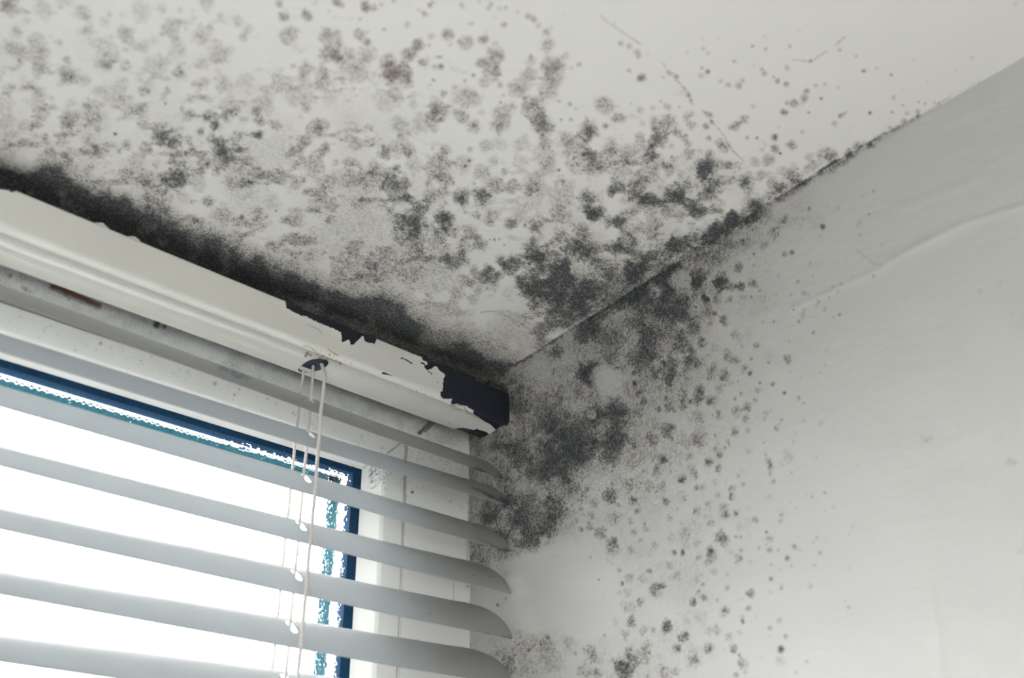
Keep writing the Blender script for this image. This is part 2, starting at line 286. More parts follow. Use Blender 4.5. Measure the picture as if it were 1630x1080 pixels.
C1 = crop(0, 0, 3, [(50,30,45,.55),(30,20,35,.4),(78,158,32,.6),(70,240,50,.45),(130,100,20,.25),(210,50,50,.3),(215,265,35,.4),(95,300,20,.6),(200,325,40,.5),(180,350,35,.35),(165,180,30,.2),(180,215,50,.25),(320,290,18,.5),(385,60,45,.4),(420,85,20,.45),(410,150,14,.4),(280,205,20,.35),(310,340,45,.4),(330,375,30,.45),(395,380,30,.4),(290,400,20,.3),(130,405,40,.35),(40,430,28,.4),(65,415,10,.5),(180,480,50,.4),(190,440,30,.3),(600,160,45,.6),(650,220,30,.35),(500,295,44,.55),(460,210,40,.2),(500,110,30,.2),(520,235,50,.25),(670,50,50,.3),(775,45,25,.3),(860,50,14,.4),(820,130,45,.45),(835,180,20,.4),(775,165,12,.5),(890,135,10,.4),(930,85,9,.5),(920,50,9,.3),(985,10,42,.4),(1000,128,18,.6),(1048,75,16,.35),(965,170,45,.35),(980,195,20,.4),(850,230,40,.3),(1040,255,55,.4),(1140,100,28,.4),(1165,180,20,.5),(1185,140,25,.3),(1070,420,45,.4),(1160,390,40,.25),(960,300,35,.35),(945,405,30,.5),(975,395,25,.4),(860,350,32,.65),(770,320,12,.6),(740,310,55,.3),(665,375,20,.35),(680,440,28,.6),(710,435,15,.5),(795,435,20,.5),(790,495,8,.9),(610,295,12,.25),(550,440,55,.35),(600,490,45,.35),(660,520,40,.4),(480,440,30,.35),(1010,560,40,.7),(980,570,18,.6),(1020,600,20,.7),(1080,545,32,.7),(1125,530,25,.65),(1160,570,20,.3),(905,550,28,.55),(870,520,14,.5),(1080,495,40,.3),(550,640,9,1),(330,570,55,.65),(300,665,35,.55),(205,540,40,.4),(180,590,30,.35),(110,600,30,.35),(60,640,30,.35),(450,590,50,.35),(470,615,20,.4),(440,535,60,.4),(20,585,40,.4),(20,515,60,.25),(165,650,14,.4),(210,650,18,.4),(330,775,24,.4),(300,740,22,.6),(330,720,20,.5),(400,720,25,.5),(460,720,22,.6),(430,665,35,.35),(430,800,20,.35),(605,695,22,.5),(570,720,15,.5),(690,705,30,.5),(770,645,42,.85),(840,675,40,.8),(800,660,40,.6),(900,670,25,.6),(960,630,22,.75),(1010,660,25,.75),(1050,700,40,.8),(920,712,25,.65),(1090,720,45,.75),(1150,715,30,.75),(1050,770,50,.7),(970,785,35,.65),(1030,820,25,.5),(850,770,40,.4),(710,720,20,.4),(640,780,50,.4),(670,850,50,.4),(725,855,45,.5),(800,850,45,.8),(850,860,48,.85),(940,865,45,.35),(900,805,35,.3),(1170,850,90,.35),(1195,873,12,.95),(520,925,14,.4),(745,940,60,.4),(700,940,20,.5),(760,1020,60,.5),(720,1000,25,.6),(930,1055,18,.6),(995,965,24,.6),(1060,1035,60,.55),(1155,1037,14,.9),(880,935,30,.3),(500,800,10,.3)])
C5 = crop(400, 250, 3, [(770,350,40,.6),(800,400,55,.6),(750,390,50,.55),(700,360,30,.5),(900,370,35,.7),(870,420,45,.6),(860,340,25,.6),(970,360,30,.5),(1045,360,35,.6),(1090,420,40,.75),(1065,390,25,.5),(1020,430,36,.55),(960,490,50,.7),(1010,490,35,.6),(920,470,30,.6),(1240,320,30,.65),(1355,340,38,.75),(1380,385,25,.4),(1475,380,35,.9),(1480,435,12,.8),(1455,462,18,.8),(1350,455,62,.95),(1320,440,25,.7),(1240,515,58,.9),(1210,510,30,.7),(1570,420,65,.9),(1570,350,45,.7),(1440,540,110,.85),(1500,515,35,.9),(1350,590,85,.8),(1290,610,40,.8),(1480,600,90,.8),(1550,650,90,.7),(1400,680,80,.7),(1350,710,40,.6),(1130,570,58,.95),(1195,565,18,.6),(1070,535,20,.6),(1045,605,24,.75),(1080,640,18,.65),(980,655,38,.65),(1055,680,30,.7),(985,738,26,.6),(940,705,20,.4),(1165,640,12,.4),(1020,575,10,.4),(875,620,16,.9),(725,715,14,.9),(800,775,12,.7),(1235,650,40,.2),(1140,395,5,.9),(1160,395,6,.9),(1185,393,6,.9),(1208,420,6,.8),(650,560,90,.4),(850,560,100,.55),(740,480,110,.5),(600,520,80,.45),(520,560,70,.4),(430,520,50,.35),(300,480,40,.3),(270,470,25,.45),(700,660,50,.35),(750,700,60,.4),(180,575,15,.8),(600,640,40,.3),(1200,800,60,.5),(1270,850,80,.4),(1150,860,50,.5),(1280,780,40,.45),(1100,900,80,.6),(1000,850,70,.6),(1380,830,40,.35),(1200,920,50,.4)])
C6 = crop(780, 260, 3, [(650,380,50,.75),(600,400,45,.6),(900,395,55,.8),(850,420,60,.75),(760,460,70,.75),(680,510,55,.9),(720,490,40,.8),(1075,320,30,.95),(1150,295,30,.95),(1155,250,28,.9),(1000,385,50,.7),(1030,380,30,.8),(600,560,90,.7),(480,640,90,.75),(400,690,80,.7),(330,730,70,.6),(540,500,60,.6),(480,440,45,.8),(880,400,40,.6),(960,370,35,.55),(1270,200,40,.6),(1280,190,25,.6),(1390,105,30,.5),(1440,60,40,.5),(1350,150,35,.4),(700,560,40,.5)])
C4 = crop(1200, 0, 3.6, [(630,408,13,.9),(704,392,7,.7),(787,428,10,.9),(855,510,5,.6),(800,560,12,.6),(853,604,6,.9),(795,643,8,.9),(665,648,12,.8),(498,665,14,.55),(515,655,13,.5),(530,646,10,.4),(463,710,18,.35),(550,735,11,.2),(587,323,7,.9),(490,286,7,.9),(917,347,5,.5),(1250,330,6,.6),(1160,410,5,.5),(990,470,6,.5),(878,650,14,.5),(940,640,14,.7),(945,665,14,.85),(860,695,18,.6),(980,595,8,.6),(1035,587,8,.8),(1062,594,7,.9),(945,583,6,.9),(780,735,16,.4),(590,845,32,.7),(540,875,28,.75),(670,835,22,.9),(630,815,10,.6),(720,800,25,.6),(820,745,25,.6),(1500,20,10,.3)])
W6 = crop(780, 260, 3, [(865,590,28,.9),(900,500,30,.7),(880,520,25,.8),(1000,545,48,.85),(990,580,35,.7),(1100,560,45,1),(1095,570,30,.8),(1185,495,30,.9),(1150,590,25,.75),(1195,590,22,.85),(1255,578,22,.8),(1080,460,35,.6),(1130,400,50,.55),(1165,395,35,.5),(1230,380,35,.4),(1215,370,20,.5),(1300,250,48,.7),(1270,260,25,.6),(1355,335,26,.65),(1310,393,22,.65),(1260,435,8,.95),(1275,455,8,.4),(1238,460,6,.9),(1260,490,9,.4),(1250,515,8,.35),(1318,473,4,.9),(1322,514,4,.9),(1408,437,14,.75),(1442,428,13,.9),(1390,280,26,.5),(1415,260,20,.45),(1460,270,14,.3),(1430,300,11,.3),(1497,270,8,.25),(1522,220,11,.55),(1590,303,14,.85),(1577,350,6,.6),(1492,360,8,.3),(1530,408,3,.5),(1530,480,8,.2),(1378,540,10,.3),(1543,537,5,.9),(1470,567,9,.75),(1440,630,6,.85),(1367,627,5,.85),(1500,622,14,.5),(1520,625,10,.3),(1570,662,5,.9),(1248,637,6,.7),(1210,640,14,.4),(1145,655,20,.6),(1085,660,28,.65),(1030,650,24,.95),(1020,635,12,1),(1045,655,12,1),(985,690,7,.95),(1040,710,40,.7),(1075,720,15,.8),(1120,750,28,.9),(1050,770,15,.5),(975,795,35,.75),(1015,855,24,.75),(920,655,30,.5),(945,643,13,.9),(920,735,35,.6),(1100,620,5,.9),(930,880,40,.7),(960,940,45,.75),(950,940,20,.7),(1000,950,30,.6),(880,960,35,.75),(850,1020,45,.75),(930,1020,45,.5),(1040,917,6,.9),(1070,970,20,.6),(1065,1010,35,.4),(1115,1020,30,.5),(1130,910,24,.5),(1170,940,24,.5),(1175,830,28,.4),(1165,820,15,.4),(1275,873,18,.75),(1297,838,4,.8),(1302,760,10,.4),(1355,757,6,1),(1475,757,7,1),(1495,720,14,.4),(1543,810,8,.6),(1420,932,24,.5),(1430,850,8,.3),(1487,850,5,.5),(1332,953,8,.5),(1250,935,9,.5),(1218,980,16,.5),(1243,1003,15,.6),(1210,1000,8,.5),(1290,1050,7,.8),(1355,1055,13,.4),(1185,1043,4,.8),(1160,1050,4,.8),(1145,1055,4,.8),(1435,998,4,.5),(1205,875,12,.25),(1575,1000,7,.5),(690,1050,20,.9),(720,920,80,.6),(560,860,90,.7),(470,990,55,.9),(640,640,60,.9),(740,620,60,.9),(800,680,60,.7),(850,700,60,.7),(460,800,70,.85),(310,900,50,.9),(600,950,50,.7),(800,830,100,.65),(760,980,70,.6)])
W7 = crop(780, 560, 3.135, [(1490,32,25,.5),(1393,55,8,.4),(1500,100,4,.5),(1347,158,7,.85),(1412,165,14,.45),(1337,197,15,.65),(1325,240,14,.5),(1468,206,10,1),(1543,235,11,.4),(1563,258,6,.3),(1255,213,13,.55),(1222,236,12,.55),(1298,107,15,.6),(1270,85,16,.45),(1225,45,24,.55),(1190,25,20,.5),(1305,40,8,.5),(1170,125,30,.6),(1120,90,22,.5),(1100,130,18,.45),(1143,185,32,.5),(1085,18,6,.9),(1197,162,5,.9),(1238,150,4,.9),(1212,158,4,.9),(1175,167,4,.8),(1285,280,26,.7),(1280,335,26,.7),(1230,305,30,.5),(1143,325,26,.6),(1140,310,15,.5),(1375,310,18,.4),(1370,340,10,.4),(1400,295,10,.3),(1432,382,15,.65),(1455,340,9,.75),(1445,360,8,.6),(1335,330,5,.6),(1225,400,25,.55),(1215,415,14,.6),(1290,395,15,.45),(1185,450,18,.6),(1195,467,7,.9),(1175,480,10,.7),(1370,456,5,.8),(1375,510,10,.4),(1515,450,7,.4),(1470,495,6,.4),(1145,515,20,.7),(1125,490,14,.6),(1143,460,10,.3),(1290,500,14,.25),(1378,520,8,.4),(1392,550,18,.6),(1400,583,18,.6),(1400,610,10,.75),(1462,570,5,.7),(1508,605,5,.8),(1415,650,12,.75),(1260,595,12,.2),(1240,617,13,.6),(1263,663,13,.45),(1175,650,10,.35),(1125,655,18,.35),(1138,585,18,.6),(1090,555,24,.65),(1085,548,12,.7),(1205,690,20,.55),(1200,725,18,.7),(1395,725,15,.3),(1610,728,7,.4),(1580,712,5,.4),(1530,780,5,.3),(1135,715,18,.35),(1085,765,14,.45),(1160,775,25,.5),(1175,820,24,.6),(1178,820,11,.9),(1225,812,18,.75),(1320,838,20,.8),(1320,832,10,.5),(1290,785,10,.35),(1455,815,13,.4),(1448,848,13,.4),(1075,825,14,.25),(1097,858,22,.55),(1030,790,26,.55),(1022,795,15,.4),(1150,935,40,.75),(1160,935,20,.6),(1225,925,9,.7),(1250,925,9,.6),(1380,902,9,1),(1395,935,17,.5),(1397,990,16,.65),(1343,983,9,.6),(1440,990,9,.7),(1520,978,15,.85),(1548,992,7,.7),(1378,965,7,.5),(1340,895,5,.4),(1253,990,14,.45),(1243,1037,22,.7),(1225,1020,12,.5),(1095,990,22,.75),(1105,1020,30,.65),(1085,1050,24,.5),(1038,1028,18,.55),(1035,955,20,.45),(960,1000,14,.75),(915,1000,15,.6),(905,935,28,.4),(970,905,30,.4),(955,860,5,.8),(1030,905,5,.6),(1200,1000,20,.25),(1488,1035,14,.4),(1300,1052,8,.5),
(1045,210,36,.75),(1030,250,28,.6),(1060,185,22,.5),(970,220,28,.55),(970,265,25,.6),(1003,250,12,.9),(1103,245,30,.8),(1100,250,14,.7),(880,235,14,.7),(890,272,28,.65),(840,290,18,.75),(920,295,12,.6),(765,250,22,.85),(765,190,25,.5),(740,210,20,.5),(630,183,14,.65),(585,115,10,.6),(720,158,16,.95),(890,150,40,.8),(910,100,25,.5),(1065,355,7,.95),(1115,320,6,.9),(1125,418,7,1),(1030,330,40,.45),(1040,430,45,.6),(1030,440,22,.6),(890,400,45,.75),(905,375,25,.5),(810,450,40,.7),(865,535,28,.95),(850,560,15,.6),(720,470,18,.75),(720,460,34,.4),(740,300,30,.6),(830,370,25,.5),(995,525,24,.5),(930,510,18,.45),(960,440,35,.3),(1000,460,30,.4),(720,545,45,.45),(825,600,28,.75),(830,630,14,.6),(955,635,24,.75),(945,645,12,.7),(1020,615,22,.55),(900,597,5,1),(860,675,25,.5),(830,697,6,1),(748,658,9,.9),(608,658,9,.9),(690,660,30,.5),(790,665,26,.55),(600,715,40,.75),(590,730,25,.5),(710,745,26,.75),(710,735,30,.3),(875,745,22,.8),(960,730,35,.35),(895,830,20,.4),(1028,680,15,.75),(1060,677,17,.8),(735,800,18,.85),(735,795,24,.3),(515,750,28,.6),(450,785,15,.6),(430,845,18,.45),(508,820,20,.5),(500,870,24,.55),(490,880,14,.5),(452,888,14,.9),(610,840,30,.25),(625,820,35,.25),(705,850,20,.5),(720,905,26,.4),(750,940,18,.45),(705,990,20,.45),(780,885,20,.35),(770,860,10,.45),(550,905,30,.6),(540,915,18,.4),(610,950,30,.65),(610,990,34,.65),(615,945,15,.5),(410,982,5,.9),(498,1028,5,1),(800,990,5,.7),(820,970,20,.25),(640,765,14,.5),(480,745,6,.8),(480,690,15,.8),(380,785,12,.8),(500,580,25,.2),
(370,640,30,.7),(500,130,60,.9),(620,300,60,.85),(520,300,50,.7),(600,480,80,.8),(400,420,120,.7),(450,470,90,.7),(250,560,120,.65),(200,830,130,.7),(100,500,100,.5),(200,940,80,.8),(300,300,100,.65),(150,250,80,.6),(400,700,100,.55),(80,640,80,.5),(300,850,90,.6)])
W8 = crop(740, 780, 3.135, [(920,405,15,.9),(885,445,25,.3),(820,445,24,.5),(783,468,14,.6),(770,400,15,.5),(710,355,12,.4),(735,370,10,.3),(770,515,14,.3),(810,515,24,.35),(828,655,26,.8),(825,590,30,.35),(870,562,20,.5),(875,550,20,.4),(795,605,12,.3),(755,655,22,.25),(945,490,24,.75),(985,480,18,.65),(960,500,35,.4),(1020,378,20,.4),(968,380,20,.25),(1050,435,22,.25),(1085,320,14,.8),(1045,315,14,.8),(1140,562,22,.85),(1195,543,22,.85),(1165,515,15,.5),(1155,450,18,.4),(1190,475,11,.6),(1240,410,20,.4),(1310,425,10,.35),(1310,490,15,.5),(1425,522,22,.8),(1415,595,18,.55),(1295,605,24,.65),(1295,600,14,.5),(1390,660,14,.75),(1385,640,15,.4),(1180,630,40,.3),(1115,650,22,.2),(1260,705,24,.5),(1220,710,20,.3),(1320,735,20,.5),(1370,715,15,.3),(1455,632,6,.8),(1430,658,5,.7),(1360,553,5,.8),(1385,545,8,.4),(1530,447,12,.6),(1580,492,7,.8),(1525,515,10,.3),(1530,375,8,.6),(1575,403,6,.6),(1568,655,14,.35),(1525,692,12,.55),(1600,735,12,.5),(1575,800,18,.85),(1340,795,20,.75),(1370,825,8,.7),(1390,868,26,.6),(1375,865,12,.5),(1400,910,12,.4),(1355,925,14,.6),(1010,685,32,.9),(1010,680,20,.6),(990,712,20,.5),(940,700,20,.65),(895,705,24,.4),(1090,735,28,.8),(1105,720,15,.5),(1060,790,28,.85),(1215,795,28,.6),(1220,800,15,.6),(1150,850,42,.5),(1150,852,20,.7),(800,725,24,.5),(800,740,18,.4),(815,805,24,.6),(815,835,13,.9),(885,830,45,.55),(905,780,30,.4),(970,830,20,.2),(800,890,65,.85),(790,900,45,.6),(620,800,32,.7),(635,850,28,.65),(600,905,40,.6),(660,915,25,.7),(740,850,18,.45),(1000,910,36,.5),(1055,910,26,.6),(690,530,10,.55),(697,725,10,.6),(685,745,8,.5),(625,338,5,1),(668,450,5,.9),(415,740,12,1),(320,800,14,1),(345,680,14,.6),(345,730,18,.5),(335,785,20,.4),(205,545,9,.8),(165,577,10,1),(255,398,4,.9),(537,292,5,.9),(545,690,25,.3),(550,820,12,.6),(520,770,40,.3),(400,760,50,.5),(280,790,50,.5),(230,870,50,.7),(170,830,40,.5),(300,880,60,.35),(420,850,60,.4),(910,930,8,.7),(1480,840,10,.2),(1520,730,5,.4),(1625,60,6,.4),(1610,345,12,.5),(100,120,40,.35),(60,330,60,.4),(90,370,30,.5),(100,80,30,.5)])
W9 = crop(1150, 300, 3.085, [(495,190,15,.85),(425,103,11,.5),(567,95,10,.25),(718,127,7,.9),(646,141,4,.9),(665,187,5,.9),(675,230,6,.6),(785,270,5,.6),(798,62,4,.6),(588,55,4,.9),(742,12,9,.7),(685,40,6,.5),(608,365,5,.6),(642,433,7,.4),(742,433,6,.9),(757,430,4,.7),(585,472,9,.5),(542,486,5,.95),(570,505,5,.9),(470,557,6,1),(462,577,9,.4),(525,537,6,.6),(500,595,10,.4),(575,622,8,.8),(545,632,6,.4),(447,710,9,.7),(510,797,6,.7),(507,870,6,.5),(733,360,6,.6),(430,370,10,.3),(400,600,12,.4),(395,632,10,.5),(377,655,7,1),(352,598,4,.9),(375,1030,12,.5),(400,1055,7,.5),(385,930,7,.3),(305,1005,10,1)])
WB = crop(1150, 650, 2.5125, [(285,133,6,.6),(378,200,4,.5),(545,231,5,.5),(410,340,7,.7),(362,357,5,.7),(408,417,6,.85),(445,395,5,.5),(510,507,6,.5),(380,518,6,.7),(367,538,5,.6),(418,525,5,.35),(392,580,8,.8),(370,628,6,.6),(507,640,6,.4),(278,632,7,.8),(352,713,11,.7),(503,798,7,.6),(490,773,5,.3),(237,721,7,.8),(195,685,12,.7),(430,705,5,.2),(252,912,10,.5),(232,968,17,.85),(337,1015,7,.6),(292,1057,7,.5),(228,850,10,.35),(190,880,10,.55),(298,398,4,.4),(262,602,12,.5),(275,200,8,.3),(395,60,10,.4)])

CF = []
for y, row in ((-60, '30 30 25 20 12 8 6 4 3 2 1 0 0 0 0 0 0'), (0, '30 25 22 15 8 6 5 3 2 0 0 0 0 0 0 0 0'), (50, '35 28 25 22 15 12 8 4 4 0 0 0 0 0 0 0 0'), (100, '35 35 30 28 25 25 22 10 12 0 0 0 0 0 0 0 0'),
               (150, '30 35 35 35 35 40 28 25 15 3 2 0 1 1 0 0 0'), (200, '30 40 40 45 45 42 35 30 15 15 25 20 3 0 0 0 0'), (250, '55 45 45 50 50 50 45 25 25 25 35 35 20 5 0 0 0'),
               (300, '90 60 40 45 50 55 55 30 25 35 50 55 45 10 0 0 0'), (350, '100 90 65 40 45 52 55 48 25 40 50 50 60 30 0 0 0'), (400, '100 100 95 70 45 50 60 45 30 60 60 75 60 30 0 0 0'),
               (450, '100 100 100 95 75 42 55 40 28 70 70 80 60 30 0 0 0'), (500, '100 100 100 100 95 75 40 28 40 72 80 80 60 30 0 0 0'), (550, '100 100 100 100 95 95 85 45 45 70 80 80 60 30 0 0 0'), (600, '100 100 100 100 100 95 90 85 60 70 80 80 60 30 0 0 0')):
    for i, v in enumerate(row.split()): CF.append((i*100, y, float(v)/100))
cst = Stain(); F = cst.field(CF, 38)
X_, Y_ = np.meshgrid(np.arange(SH[1])-MX, np.arange(SH[0])-MX)
# black growth along the blind's rail, with the rail's shadow painted into it
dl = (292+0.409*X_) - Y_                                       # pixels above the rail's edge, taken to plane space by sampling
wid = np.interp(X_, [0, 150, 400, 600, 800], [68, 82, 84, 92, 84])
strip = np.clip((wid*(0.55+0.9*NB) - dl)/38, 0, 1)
# thin veil plus grainy patches
blot = np.clip((NS-(0.72-0.42*F))*6.0, 0, 1)*np.clip(F*1.9, 0, .95)          # irregular blotches
veil = np.clip((F-0.26)*1.5, 0, .8)*np.clip((NB-0.33)*2.6, 0, 1)
base = np.maximum(blot*.74, veil*.80)
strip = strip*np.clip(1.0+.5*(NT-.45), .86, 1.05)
strip = strip*(1-.22*np.clip(1-np.abs(dl-4)/14, 0, 1)*np.clip((X_-430)/60, 0, 1))  # lighter edge along the right half of the rail: bounced light painted in
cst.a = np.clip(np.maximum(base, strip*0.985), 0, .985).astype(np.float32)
def scatter(st, F, n, rmin, rmax, seed, gate, amax=.75):
    g = np.random.default_rng(seed)
    for _ in range(n):
        x = g.uniform(-MX, W_+MX-1); y = g.uniform(-MX, H_+MX-1)
        f = F[int(y)+MX, int(x)+MX]
        if not gate(x, y) or g.random() > f*1.3: continue
        r = rmin+(rmax-rmin)*g.random()**2.2
        st.spot(x, y, r, (.25+.5*g.random())*min(amax, .35+f), .45)
edge_y = lambda x: np.interp(x, [775, 1268, 1461, 1589, 1900], [608, 298, 186, 117, -60])
above = lambda x, y: y < edge_y(x) if x > 775 else y < 300+.41*x
scatter(cst, F*(np.abs(X_-300) < 700), 1500, 1.2, 10, 5, above)
for l in (C1, C2, C3, C4, C5, C6):
    for x, y, r, a in l: cst.spot(x, y, r, a*.93, .32 if r > 5 else .3)
# cleaner plaster left near the corner, and thin cracks
for x, y, r, a in ((690,450,22,.5),(640,455,25,.35),(760,500,45,.4),(800,530,40,.4),(700,530,25,.2),(1030,350,18,.5)):
    yy, xx = np.mgrid[0:SH[0], 0:SH[1]]; d = np.hypot(xx-MX-x, yy-MX-y)/r + (NA-.5)
    cst.a *= (1-a*np.clip(1.3-d, 0, 1)).astype(np.float32)
crk = Stain()
for p in ([(1062,115),(1085,135),(1096,152),(1103,167)], [(1120,176),(1132,192),(1143,205),(1156,222),(1168,243),(1184,256)], [(955,25),(980,45),(1000,58),(1020,70)], [(1055,100),(1062,113),(1078,122)],
          [(765,497),(790,496),(815,507),(838,520),(848,532)], [(835,512),(855,520)], [(700,483),(722,500)], [(1262,95),(1290,98),(1315,82)], [(1330,72),(1345,60)]):
    crk.line(p, .8, .75, .6)
for x, y, r, a in ((1096,152,4,.8),(1084,148,9,.12),(1100,160,3,.7),(1133,195,4,.7),(1125,180,3,.5)): crk.spot(x, y, r, a)
cst.a = np.maximum(cst.a, crk.a)
# the seam between ceiling and wall
seam = [(775,608),(900,529),(1020,454),(1140,378),(1268,298),(1330,258),(1400,218),(1461,186)]
sm = Stain()
off = lambda pts, dy: [(x, y+dy) for x, y in pts]
sm.line(off(seam[:4], 3), 2.2, .80, 1.2, .5); sm.line(off(seam[1:5], 8), 7, .55, 4, .9); sm.line(off(seam[1:5], -8), 8, .50, 4, .9); sm.line(off(seam[2:6], -3), 1.3, .75, 1, .5)
sm.line(seam[3:6], 2.4, .88, 1.3, .4); sm.line(seam[4:], 2.0, .85, 1.4, .45); sm.line(off(seam[4:], 5), 1.0, .5, 1.2, .8); sm.line([(1461,186),(1512,154)], .9, .5, 1.0, .9); sm.line([(1512,154),(1560,130)], .7, .25, .8, .9)
for dy_, a_ in ((-15, .6), (-23, .5), (-32, .4), (12, .5), (19, .4)): sm.line(off(seam[1:4], dy_), 1.6, a_, 1.6, 1.0)
sm.line([(1120,402),(1200,349),(1268,304),(1360,247)], 4, .6, 3, .95); sm.line([(1170,345),(1268,285),(1330,246)], 5, .35, 4, .95)
for x, y, r, a in ((1148,362,11,.85),(1166,350,8,.8),(1135,372,10,.8),(1240,318,5,.8),(1280,292,5,.7),(1386,232,4,.8),(1408,212,3,.7),(1352,248,5,.7)): sm.spot(x, y, r, a, .4, 1.7)
cst.a = 1-(1-cst.a)*(1-sm.a)

WF = [(745,640,.9),(800,640,.95),(860,590,.85),(930,560,.9),(1000,500,.95),(1060,450,.9),(1090,500,.6),(1120,420,.7),(1160,390,.55),(1200,345,.5),(1260,305,.35),(1300,300,.12),(1350,300,.08),(1420,260,.04),(1500,200,.02),
      (1160,470,.35),(1200,430,.2),(1250,400,.12),(1300,420,.06),(1400,400,.02),(1150,550,.25),(1200,550,.1),(1260,550,.06),(1350,550,.02),(850,640,.85),(950,640,.8),(920,600,.65),(1000,600,.4),(1000,570,.75),(1060,600,.5),(1110,620,.35),(1160,640,.25),(1200,650,.14),(1260,650,.06),
      (780,700,.7),(850,700,.85),(950,700,.85),(1010,700,.5),(1060,700,.42),(1120,700,.25),(1180,700,.18),(1240,700,.08),(1320,700,.03),(780,760,.6),(850,760,.8),(920,760,.6),(970,770,.35),(1020,770,.35),(1080,780,.28),(1150,780,.2),(1200,790,.14),(1270,790,.05),
      (760,830,.55),(820,830,.85),(880,830,.7),(910,845,.25),(950,830,.2),(1000,840,.28),(1080,850,.22),(1150,850,.16),(1220,850,.1),(1300,860,.03),(770,880,.5),(825,870,.7),(850,890,.03),(900,880,0),(960,890,.08),(1010,900,.2),(1080,910,.22),(1150,920,.16),(1210,930,.1),(1280,930,.03),
      (765,950,.3),(800,960,.12),(850,950,0),(920,950,0),(970,960,.05),(1020,970,.2),(1090,970,.22),(1160,980,.14),(1220,980,.06),(770,1030,.2),(810,1040,.4),(860,1050,.4),(910,1040,.28),(960,1060,.25),(1020,1050,.3),(1090,1050,.22),(1160,1060,.14),(1230,1060,.06),
      (1350,700,0),(1450,400,0),(1600,300,0),(1500,600,0),(1500,900,0),(1350,1000,0),(1600,1060,0),(1600,100,0),(1050,1150,.3),(850,1150,.4),(1200,1150,.1)]
wst = Stain(); G = wst.field(WF, 26)
blot = np.clip((NT-(0.70-0.42*G))*6, 0, 1)*np.clip(G*1.8, 0, .95)
veil = np.clip(np.maximum((G-0.24)*2.2, (G-.10)*1.25), 0, .97)*np.clip(.68+(NB-.35)*1.2, .45, 1.12)*np.clip(.82+(NT-.45)*1.3, .45, 1.15)
wst.a = np.clip(np.maximum(veil, blot*.6), 0, .93).astype(np.float32)
scatter(wst, G*(G > .03), 2600, 1.5, 10, 8, lambda x, y: y > edge_y(max(x, 775)) and not (820 < x < 960 and 885 < y < 1000) , .55)
for l in (W6, W7, W8, W9, WB):
    for x, y, r, a in l: wst.spot(x, y, r, a*.92, .32 if r > 5 else .3, .92)
for x, y, r, a in ((860,590,17,.6),(970,608,22,.65),(960,600,18,.4),(940,660,8,.3),(905,570,10,.3),(985,575,9,.35),(1082,445,16,.45),(870,945,62,.97),(915,915,55,.97),(930,980,45,.9),(850,930,50,.9),(855,985,28,.9),(880,900,30,.9)):
    yy, xx = np.mgrid[0:SH[0], 0:SH[1]]; d = np.hypot(xx-MX-x, yy-MX-y)/r + (NA-.5)*.7
    wst.a *= (1-a*np.clip((1.15-d)*3, 0, 1)).astype(np.float32)
for x, y, r, a in W8:
    if 840 < x < 960 and 880 < y < 1010 and r < 3: wst.spot(x, y, r, a)
wst.a = 1-(1-wst.a)*(1-np.where(Y_ > edge_y(np.clip(X_, 775, None))-2, sm.a, 0))
wbr = Stain()                                                  # brown stains
for x, y, r, a in ((1132,512,6,.5),(1128,516,4,.5),(1482,698,5,.25),(1474,702,5,.25)): wbr.spot(x, y, r, a)
wbr.line([(1365,398),(1378,410),(1390,420),(1405,424)], 1.3, .45, .5); wbr.line([(1460,690),(1478,703)], 1.3, .35, .4); wbr.line([(1375,648),(1420,682)], 1, .18, 1)
cbr = Stain()
for x, y, r, a in ((660,290,14,.10),(640,300,10,.08),(400,150,30,.10),(330,100,40,.07),(500,190,60,.07),(770,330,10,.1),(560,180,40,.05)): cbr.spot(x, y, r, a, .6)
# lone spots far from the damp are brownish: give them a little brown as well
for l in (C2, C3, C4):
    for x, y, r, a in l:
        if r > 3 and (y < 135 or x > 1140) and y < 190: cbr.spot(x, y, r*.9, .09)

# ------------------------------------------------------------------ the room
def with_slab(V, F, attrs, x0, x1, y0, y1, z0, z1):
    b = np.array([[x, y, z] for x in (x0, x1) for y in (y0, y1) for z in (z0, z1)], float); n = len(V)
    q = np.array([[0,1,3,2],[4,6,7,5],[0,4,5,1],[2,3,7,6],[0,2,6,4],[1,5,7,3]])+n
    return np.vstack([V, b]), np.vstack([F, q]), {k: np.concatenate([a, np.zeros(8)]) for k, a in attrs.items()}
RX, RY, RZ = -2.6, -3.0, -2.4
xs = dense(-.372, .012, .0005, RX, .012); ys = dense(-.412, .004, .0005, RY, .03)
X, Y = np.meshgrid(xs, ys, indexing='ij'); P = np.stack([X, Y, np.zeros_like(X)], -1).reshape(-1, 3)
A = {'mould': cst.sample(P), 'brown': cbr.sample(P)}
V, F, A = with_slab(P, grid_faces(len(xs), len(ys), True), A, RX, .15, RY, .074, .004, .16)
ceiling = tag(link('ceiling', mesh_np('ceiling', V, F, A), MAT['ceiling']), kind='structure')

